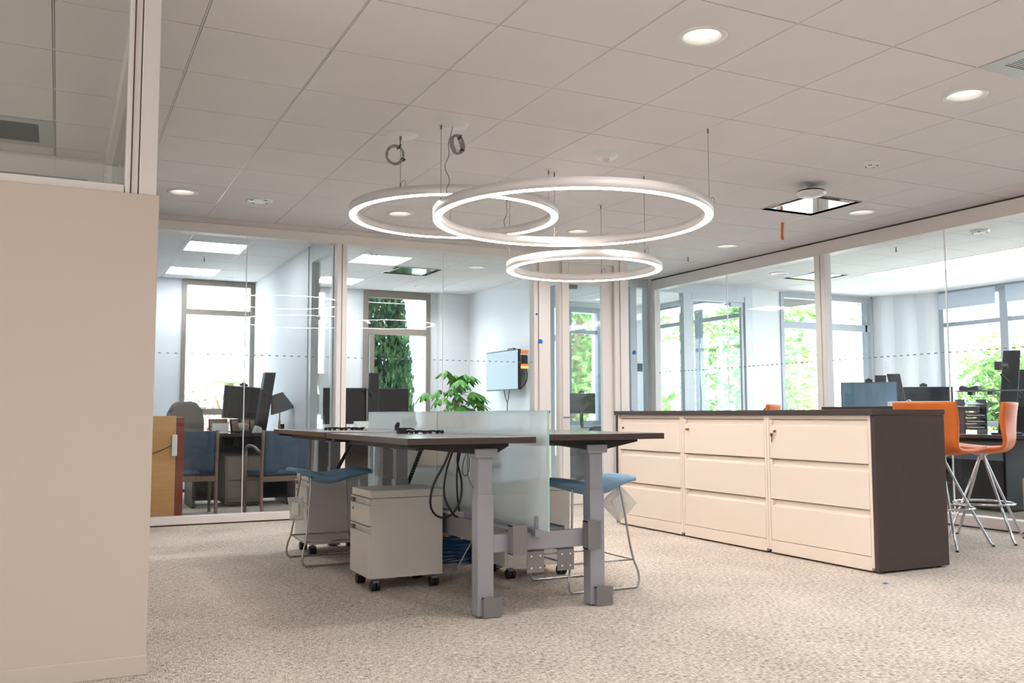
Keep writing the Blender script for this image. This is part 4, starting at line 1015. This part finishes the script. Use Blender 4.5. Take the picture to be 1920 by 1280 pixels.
guestchair('blue grey guest chair with wooden legs behind the left stool, turned slightly', (1.95, 9.10, 0), .12)
officechair('tall taupe task chair behind the dark desk in the left office', (1.28, 11.3, 0), PI + .2, 'taupe', 1.12).location = (1.25, 11.25, 0)
simple_desk('dark desk in the left office covered with frames and papers', 1.25, 2.30, 10.0, 10.72, .77)
t = thing('file_pedestal', 'taupe grey file pedestal under the dark desk in the left office', 'pedestal', (1.8, 10.4, 0))
B(1.60, 1.98, 10.05, 10.55, .03, .53).build('body', M['taupe'], t, world=True, bev=.004); B(1.62, 1.96, 10.035, 10.05, .05, .27).build('drawer_front', M['taupe'], t, world=True, bev=.002); B(1.62, 1.96, 10.035, 10.05, .28, .51).build('drawer_front', M['taupe'], t, world=True, bev=.002); B(1.64, 1.94, 10.08, 10.5, 0, .03).build('plinth', M['black'], t, world=True)
monitor('black monitor seen from behind on the left office desk', (1.84, 10.52, 0), .1, .42, .36, 1.10, .77, tilt=.06)
workcolumn('tall dark slanted riser column on the left office desk beside the lamp', (1.99, 10.30, 0), .1, .10, .77, .66, .12)
t = thing('table_lamp', 'brass table lamp with a tilted dark grey shade on the left office desk', 'lamp', (2.195, 10.25, .77))
MB().lathe([(.001, 0), (.065, 0), (.065, .012), (.02, .02), (.012, .04), (.018, .06), (.01, .08), (.014, .11), (.008, .14), (.008, .22)], n=20).build('stem', M['brass'], t)
mt = Matrix.Translation((0, 0, .33)) @ Matrix.Rotation(math.radians(-19), 4, 'Y')
MB().lathe([(.135, -.10), (.065, .10)], n=36, mtx=mt).build('shade', M['shade'], t)
MB().lathe([(.131, -.10), (.061, .10)], n=36, mtx=mt).build('shade_lining', M['shadein'], t)
def frame_(label, x, y, wd, hh, rz, z=.77):
    t = thing('photo_frame', label, 'photo frame', (x, y, z), rz, 'photo frames on the desk')
    m_ = Matrix.Rotation(-.2, 4, 'X')
    MB().box(-wd / 2, wd / 2, -.008, .008, 0, hh, mtx=m_).build('frame', M['mahog' if wd > .16 else 'black'], t, bev=.002)
    MB().box(-wd / 2 + .015, wd / 2 - .015, -.010, -.008, .015, hh - .015, mtx=m_).build('photo', M['photo'], t)
    MB().box(-.01, .01, 0, .07, 0, .01).build('easel_leg', M['black'], t)
frame_('dark red framed photo left of the mug', 1.60, 10.62, .2, .15, 0)
frame_('black framed photo behind the mug', 1.76, 10.45, .11, .15, .4); frame_('black framed photo right of the mug', 1.86, 10.42, .12, .16, .2); frame_('small black framed photo beside the riser column', 1.95, 10.50, .10, .15, -.1)
o = MB().lathe([(.001, 0), (.032, 0), (.040, .09), (.037, .09), (.030, .006)], n=24).tube([(.038, 0, .075), (.07, 0, .07), (.066, 0, .03), (.035, 0, .02)], .005, 6, 1)
o.v = [(p[0] + 1.77, p[1] + 10.12, p[2] + .79) for p in o.v]; tag(o.build('mug', M['pot']), 'white mug on a dark coaster on the left office desk', 'mug')
tag(MB().cyl((1.77, 10.12, .771), (1.77, 10.12, .789), .07, n=28).build('coaster', M['black']), 'round dark coaster under the white mug', 'coaster')
tag(B(1.49, 1.66, 10.30, 10.312, .771, .875).build('greeting_card', M['paper']), 'white greeting card standing on the left of the desk', 'card')
tag(MB().prism([(1.88, .771), (1.98, .771), (1.96, .83), (1.91, .85)], 'y', 10.04, 10.17).build('desk_phone', M['plasticw'], bev=.006), 'white desk phone at the foot of the riser column', 'phone')
tag(B(2.235, 2.295, 10.45, 10.52, .771, .86).build('desk_speaker', M['monback'], bev=.006), 'small dark desk speaker in the corner right of the lamp', 'speaker')
tag(B(1.43, 1.60, 10.03, 10.25, .771, .783).build('paper_stack', M['paper']), 'flat stack of papers at the left edge of the dark desk', 'papers')
# silver cup + folder at the partition
tag(MB().lathe([(.001, 0), (.045, 0), (.05, .12), (.046, .12), (.042, .01)], (2.62, 9.45, .77), n=24).build('pen_cup', M['chrome']), 'silver pen cup seen through the partition glass', 'cup')
# ---- office two
simple_desk('pale topped desk in the television office, under the black monitors', 2.50, 3.78, 9.3, 10.6, .77, 'metal_p')
tag(B(2.475, 2.487, 8.8, 8.95, 0, .62).build('folder', M['yellow']), 'yellow folder standing at the partition beside the desk leg', 'folder')
monitor('black monitor left of the riser column in the television office', (2.98, 10.42, 0), -.2, .50, .42, 1.065, .77, cam_=False, back=False)
monitor('black monitor right of the riser column in the television office', (3.52, 10.42, 0), -.25, .46, .42, 1.065, .77, cam_=False)
workcolumn('dark upright riser column between the two monitors', (3.24, 10.16, 0), -.2, .0, .77, .67, .12)
t = thing('storage_box', 'white box with a brown front on the desk in the television office', 'box', (3.05, 9.9, .77))
MB().box(-.1, .06, -.06, .06, 0, .12).build('carton', M['paper'], t, bev=.003); MB().box(.06, .14, -.06, .06, 0, .12).build('brown_side', M['cardb'], t, bev=.003)
t = thing('television', 'black wall television on an arm reflecting the window', 'television', (5.40, 11.05, 1.28), math.radians(2))
MB().box(-.10, -.06, -.46, .46, 0, .53).build('casing', M['black'], t, bev=.004)
MB().box(-.103, -.100, -.45, .45, .015, .515).build('display', M['screenblack'], t)
MB().box(-.06, .055, -.08, .08, .18, .36).build('wall_arm', M['black'], t)
MB().box(-.09, -.05, -.30, -.14, .53, .55).build('webcam', M['black'], t)
MB().tube([(-.04, -.1, 0), (-.04, -.07, -.12), (-.04, -.04, -.16), (-.04, -.04, -.28)], .006, 6, 1).tube([(-.04, .05, 0), (-.04, 0, -.12), (-.04, -.04, -.16)], .006, 6, 1).tube([(-.03, -.46, .4), (-.02, -.56, .25), (-.02, -.54, .1), (-.03, -.4, .02)], .008, 6, 2).build('cord', M['blackcable'], t)
# plant
t = thing('potted_plant', 'leafy green potted umbrella plant in front of the television', 'plant', (4.38, 10.55, 0))
MB().lathe([(.001, 0), (.14, 0), (.17, .30), (.18, .34), (.16, .34), (.15, .29), (.001, .29)], n=28).build('pot', M['pot'], t)
stems = []
for k in range(7):
    a = k * 2.4; tip = Vector((.10 * math.cos(a) + .05 * math.sin(k), .10 * math.sin(a), 1.0 + .07 * (k % 4)))
    MB().tube([(.03 * math.cos(a), .03 * math.sin(a), .28), (.06 * math.cos(a), .05 * math.sin(a), .7), tip], .010, 6, 1).build('stem', M['stem'], t); stems.append(tip)
def leafmesh(L=.17):
    mb = MB()
    for k in range(7):
        a = (k - 3) * .62; m_ = Matrix.Rotation(a, 4, 'Z') @ Matrix.Rotation(.35 + .08 * abs(k - 3), 4, 'Y')
        ll = L * (1 - .07 * abs(k - 3))
        mb.sheet(lambda u_, v_: tuple(m_ @ Vector((.02 + ll * u_, (v_ - .5) * ll * .42 * math.sin(PI * min(.999, u_ * .93 + .05)) ** .8, -.10 * ll * u_ * u_ * 2 - abs(v_ - .5) * .02))), 6, 2)
    return mb.mesh('leaf', M['leafin'])
lm = leafmesh()
for k in range(40):
    tp = stems[k % 7]; a = random.uniform(0, 2 * PI); rr = random.uniform(.06, .34); zz = tp.z + random.uniform(-.22, .42 - rr * .6)
    c = Vector((tp.x + rr * math.cos(a), tp.y + rr * .8 * math.sin(a), zz))
    o = bpy.data.objects.new('leaf', lm); COL.objects.link(o); o.parent = t; o.location = c; o.rotation_euler = (random.uniform(-.3, .3), random.uniform(-.1, .5), a); s_ = random.uniform(.75, 1.15); o.scale = (s_, s_, s_)
    if k % 2 == 0: MB().tube([tp, (tp + c) / 2 + Vector((0, 0, .05)), c], .0035, 5, 1).build('petiole', M['stem'], t)

# ---- room three (behind the door)
simple_desk('cluttered desk seen through the glazed door', 6.45, 7.45, 11.3, 12.0, .76, 'metal_p')
monitor('blue grey monitor on the desk behind the glazed door', (6.93, 11.72, 0), -.5, .40, .30, 1.12, .76)
tag(B(6.75, 7.1, 11.42, 11.6, .761, .775).build('keyboard', M['black'], bev=.003), 'dark keyboard on the desk behind the glazed door', 'keyboard')
tag(B(7.0, 7.2, 11.36, 11.5, .776, .79).build('notebook', M['tapeo'], bev=.002), 'coral notebook on the desk behind the glazed door', 'notebook')
tag(B(6.52, 6.72, 11.40, 11.6, .761, .80).build('paper_stack', M['paper']), 'stack of papers on the desk behind the glazed door', 'papers')
officechair('grey blue mesh chair in front of the desk behind the glazed door', (6.6, 10.9, 0), PI, 'bluegrey', .80)
# white credenza in room 3 seen low
# ---- corner office on the right
simple_desk('white desk in the corner office beneath the grey monitors', 7.85, 9.6, 6.85, 8.1, .76, 'metal_p')
t = thing('desk_divider', 'low white desk divider in front of the corner office monitors', 'divider', (8.38, 7.02, .761), -.75)
MB().box(-.30, .33, -.012, .012, 0, .335).build('panel', M['white'], t, bev=.003); MB().box(-.25, -.20, -.04, .04, 0, .02).box(.22, .27, -.04, .04, 0, .02).build('foot', M['greymet'], t)
monitor('large blue grey monitor above the middle file cabinet, seen through the right glass', (8.27, 7.58, 0), -.72, .60, .42, 1.11, .76, dm='monblue')
workcolumn('short dark riser column behind the large blue grey monitor', (8.82, 7.93, 0), -.75, .02, .76, .66, .13)
workcolumn('dark slanted riser column right of the large blue grey monitor', (8.72, 7.48, 0), -.8, -.11, .76, .66, .14)
mo = monitor('wide dark monitor with a silver disc, behind the low white divider', (9.21, 7.62, 0), -.72, .64, .34, 1.11, .76)
MB().tube([(.033 * math.cos(2 * PI * i / 20) - .17, -.016, .33 + .033 * math.sin(2 * PI * i / 20)) for i in range(20)], .006, 6, closed=True).build('silver_disc', M['chrome'], mo)
officechair('grey chair of which only the top of the back shows behind the cabinets', (8.04, 8.62, 0), .4, 'bluegrey', 1.05)
# desk by the east window with tall riser
t = thing('office_desk', 'dark desk in the corner office under the tall riser at the right edge', 'desk', (8.75, 6.0, 0))
B(8.02, 9.5, 5.2, 6.78, .725, .76).build('desk_top', M['darktop'], t, world=True, bev=.003)
for (x, y) in ((8.08, 5.26), (8.08, 6.72), (9.44, 5.26), (9.44, 6.72)): B(x - .025, x + .025, y - .025, y + .025, 0, .725).build('leg', M['silver'], t, world=True)
t = thing('drawer_unit', 'black drawer unit with grey top drawer under the right edge desk', 'pedestal', (8.7, 6.3, 0))
B(8.30, 9.2, 5.95, 6.65, .02, .70).build('body', M['black'], t, world=True, bev=.004); B(8.285, 8.30, 5.97, 6.63, .50, .68).build('drawer_front', M['grey'], t, world=True); B(8.285, 8.30, 5.97, 6.63, .05, .48).build('drawer_front', M['bracket'], t, world=True)
t = workcolumn('tallest dark riser column with a thin keyboard shelf at the right edge', (8.22, 5.87, 0), -.9, .075, .76, .81, .15)
MB().box(-.06, .10, -.40, .50, .42, .432, mtx=Matrix.Rotation(.9, 4, 'Z')).build('work_shelf', M['grey'], t)
MB().box(-.02, .03, .34, .39, .385, .42, mtx=Matrix.Rotation(.9, 4, 'Z')).box(-.02, .03, .12, .17, .385, .42, mtx=Matrix.Rotation(.9, 4, 'Z')).build('shelf_clip', M['black'], t)
MB().cyl((.02, -.06, .66), (-.05, -.12, .66), .028).cyl((-.05, -.12, .62), (-.05, -.12, .70), .035).build('arm_joint', M['bracket'], t)
workcolumn('second dark riser column just right of the tallest one', (9.02, 6.27, 0), -.9, .03, .76, .66, .12)
tag(MB().prism([(6.14, 1.193), (6.36, 1.193), (6.36, 1.235), (6.33, 1.245), (6.25, 1.222), (6.18, 1.24), (6.15, 1.24)], 'x', 8.20, 8.26).build('headset_dock', M['black'], bev=.004), 'small dark curved device on the thin keyboard shelf', 'device')
t = thing('paper_sorter', 'dark paper sorter with stacked trays behind the orange stool', 'paper sorter', (8.55, 6.50, .76), -.6)
for k in range(5): MB().box(-.10, .10, -.14, .14, .06 + k * .062, .066 + k * .062, mtx=Matrix.Rotation(.12, 4, 'X')).build('tray', M['bracket'], t)
MB().box(-.11, -.10, -.14, .14, 0, .35).box(.10, .11, -.14, .14, 0, .35).build('side', M['monback'], t)
for k in range(3): MB().box(-.085, .085, -.13, .10, .07 + k * .062, .08 + k * .062, mtx=Matrix.Rotation(.12, 4, 'X')).build('paper', M['paper'], t)
tag(B(8.12, 8.5, 5.35, 5.66, 0, .36).build('cardboard_box', M['cardb'], bev=.004), 'tan cardboard box under the desk at the right edge', 'box')
t = thing('window_radiator', 'low slatted grey convector below the east window', 'radiator', (11.5, 6.5, 0))
B(11.42, 11.56, 4.0, 9.1, .05, .68).build('casing', M['vent'], t, world=True)
for k in range(8): B(11.40, 11.42, 4.0, 9.1, .12 + k * .07, .155 + k * .07).build('slat', M['vent'], t, world=True)

# ------------------------------------------------------------------ outdoors
o = B(-60, 90, -40, 110, -3.6, -3.5).build('ground', M['ground'], kind='structure')
def tree(name, label, x, y, z0, h, rad, m, nleaf=1500, size=.16, cone=False, trunk=.12, group='trees outside'):
    t = thing(name, label, 'tree', (x, y, z0), 0, group)
    MB().tube([(0, 0, 0), (.1, .05, h * .3), (-.1, 0, h * .6), (.05, 0, h * .9)], trunk, 8, 1).build('trunk', M['bark'], t)
    br = MB()
    for k in range(0 if cone else 8):
        a = k * 2.4; zz = h * (.35 + .07 * k); br.tube([(0, 0, zz), (rad * .5 * math.cos(a), rad * .5 * math.sin(a), zz + .3), (rad * .85 * math.cos(a), rad * .85 * math.sin(a), zz + .8)], trunk * .35, 6, 1)
    if br.v: br.build('branches', M['bark'], t)
    mb = MB(); blobs = [(random.gauss(0, rad * .45), random.gauss(0, rad * .45), h * random.uniform(.45, 1.0)) for _ in range(16)]
    for k in range(nleaf):
        if cone:
            zz = random.uniform(.02, 1); rr = rad * (1 - zz ** 3) ** .5 * random.uniform(.75, 1.05); a = random.uniform(0, 2 * PI); rr *= 1 + .12 * math.sin(5 * a + zz * 9)
            c = Vector((rr * math.cos(a), rr * math.sin(a), zz * h))
        else:
            b = random.choice(blobs); c = Vector((b[0] + random.gauss(0, rad * .2), b[1] + random.gauss(0, rad * .2), b[2] + random.gauss(0, rad * .2)))
        d = Vector((random.gauss(0, 1), random.gauss(0, 1), random.gauss(0, 1))).normalized(); e = d.orthogonal().normalized(); s_ = size * random.uniform(.6, 1.3)
        if cone: d = Vector((random.gauss(0, .3), random.gauss(0, .3), 1)).normalized(); e = d.orthogonal().normalized(); e.rotate(Matrix.Rotation(random.uniform(0, 6.28), 3, d))
        mb.add([c - d * s_, c + e * s_ * .45, c + d * s_, c - e * s_ * .45], [(0, 1, 2, 3)])
    mb.build('crown', M[m], t, kind='stuff'); return t
tree('cypress_tree', 'dense dark green cypress outside the television office window', 5.12, 17.0, -3.5, 9.5, 1.0, 'leaf_dark', 30000, .085, True, .2)
tree('leafy_tree', 'pale leafy tree outside the middle window of the corner office', 14.9, 16.8, -3.5, 7.6, 1.9, 'leaf_pale', 3200, .13)
tree('leafy_tree', 'pale leafy tree beyond the glazed partition door of the right room', 17.0, 24.3, -3.5, 9.6, 2.4, 'leaf_pale', 3600, .19)
tree('leafy_tree', 'pale leafy tree with bare branches seen through the far glazed door', 11.4, 19.4, -3.5, 7.6, 2.2, 'leaf_pale', 2600, .18)
tree('leafy_tree', 'low rounded tree outside the east window at the right', 19.5, 13.9, -3.5, 5.9, 1.9, 'leaf_pale', 4200, .15)
tree('leafy_tree', 'small tree at the right border beyond the east window', 24.5, 13.7, -3.5, 7.4, 1.6, 'leaf_pale', 2600, .15)
tree('blossom_bush', 'pink flowering bush below the palm outside the left office', 4.0, 24.5, -3.5, 5.0, 1.5, 'leaf_pink', 3000, .12)
tree('blossom_bush', 'pink flowering bush right of the palm outside the left office', 6.3, 28.0, -3.5, 5.2, 1.5, 'leaf_pink', 2400, .12)
t = thing('palm_tree', 'palm with green fronds outside the left office window', 'tree', (4.75, 29.5, -3.45), 0, 'trees outside')
MB().tube([(0, 0, 0), (.05, 0, 2.5), (0, 0, 5.4)], .14, 8).build('trunk', M['bark'], t)
for k in range(16):
    a = k * 2.4; el = .2 + .5 * (k % 4) / 3; c, s_ = math.cos(a), math.sin(a)
    mb = MB()
    for j in range(12):
        q = j / 11; px, pz = 1.3 * q * math.cos(el), 1.3 * q * math.sin(el) - .9 * q * q
        for sd in (-1, 1):
            L = .35 * math.sin(PI * (.15 + .8 * q)); 
            p0 = Vector((px * c, px * s_, 5.4 + pz)); p1 = p0 + Vector((-s_ * sd * L + c * .15, c * sd * L + s_ * .15, -.1))
            mb.add([p0, p0 + Vector((c * .06, s_ * .06, 0)), p1], [(0, 1, 2)])
    mb.build('frond', M['leaf_pale'], t)
# neighbouring white building with pilasters
t = thing('neighbour_building', 'white building wing with tall pilasters outside the television office', 'building', (8.2, 18.8, -3.5), 0)
B(6.45, 8.5, 18.4, 20.0, -3.5, 8).build('wall', M['stone'], t, world=True)
for x in (6.72, 7.25, 7.75): B(x, x + .16, 18.25, 18.4, -3.5, 8).build('pilaster', M['stone'], t, world=True)
for x in (6.50, 6.93): B(x, x + .15, 18.37, 18.40, -1, 8).build('recess_panel', M['grey'], t, world=True)
print('objects', len(bpy.data.objects), 'tiles', cnt)
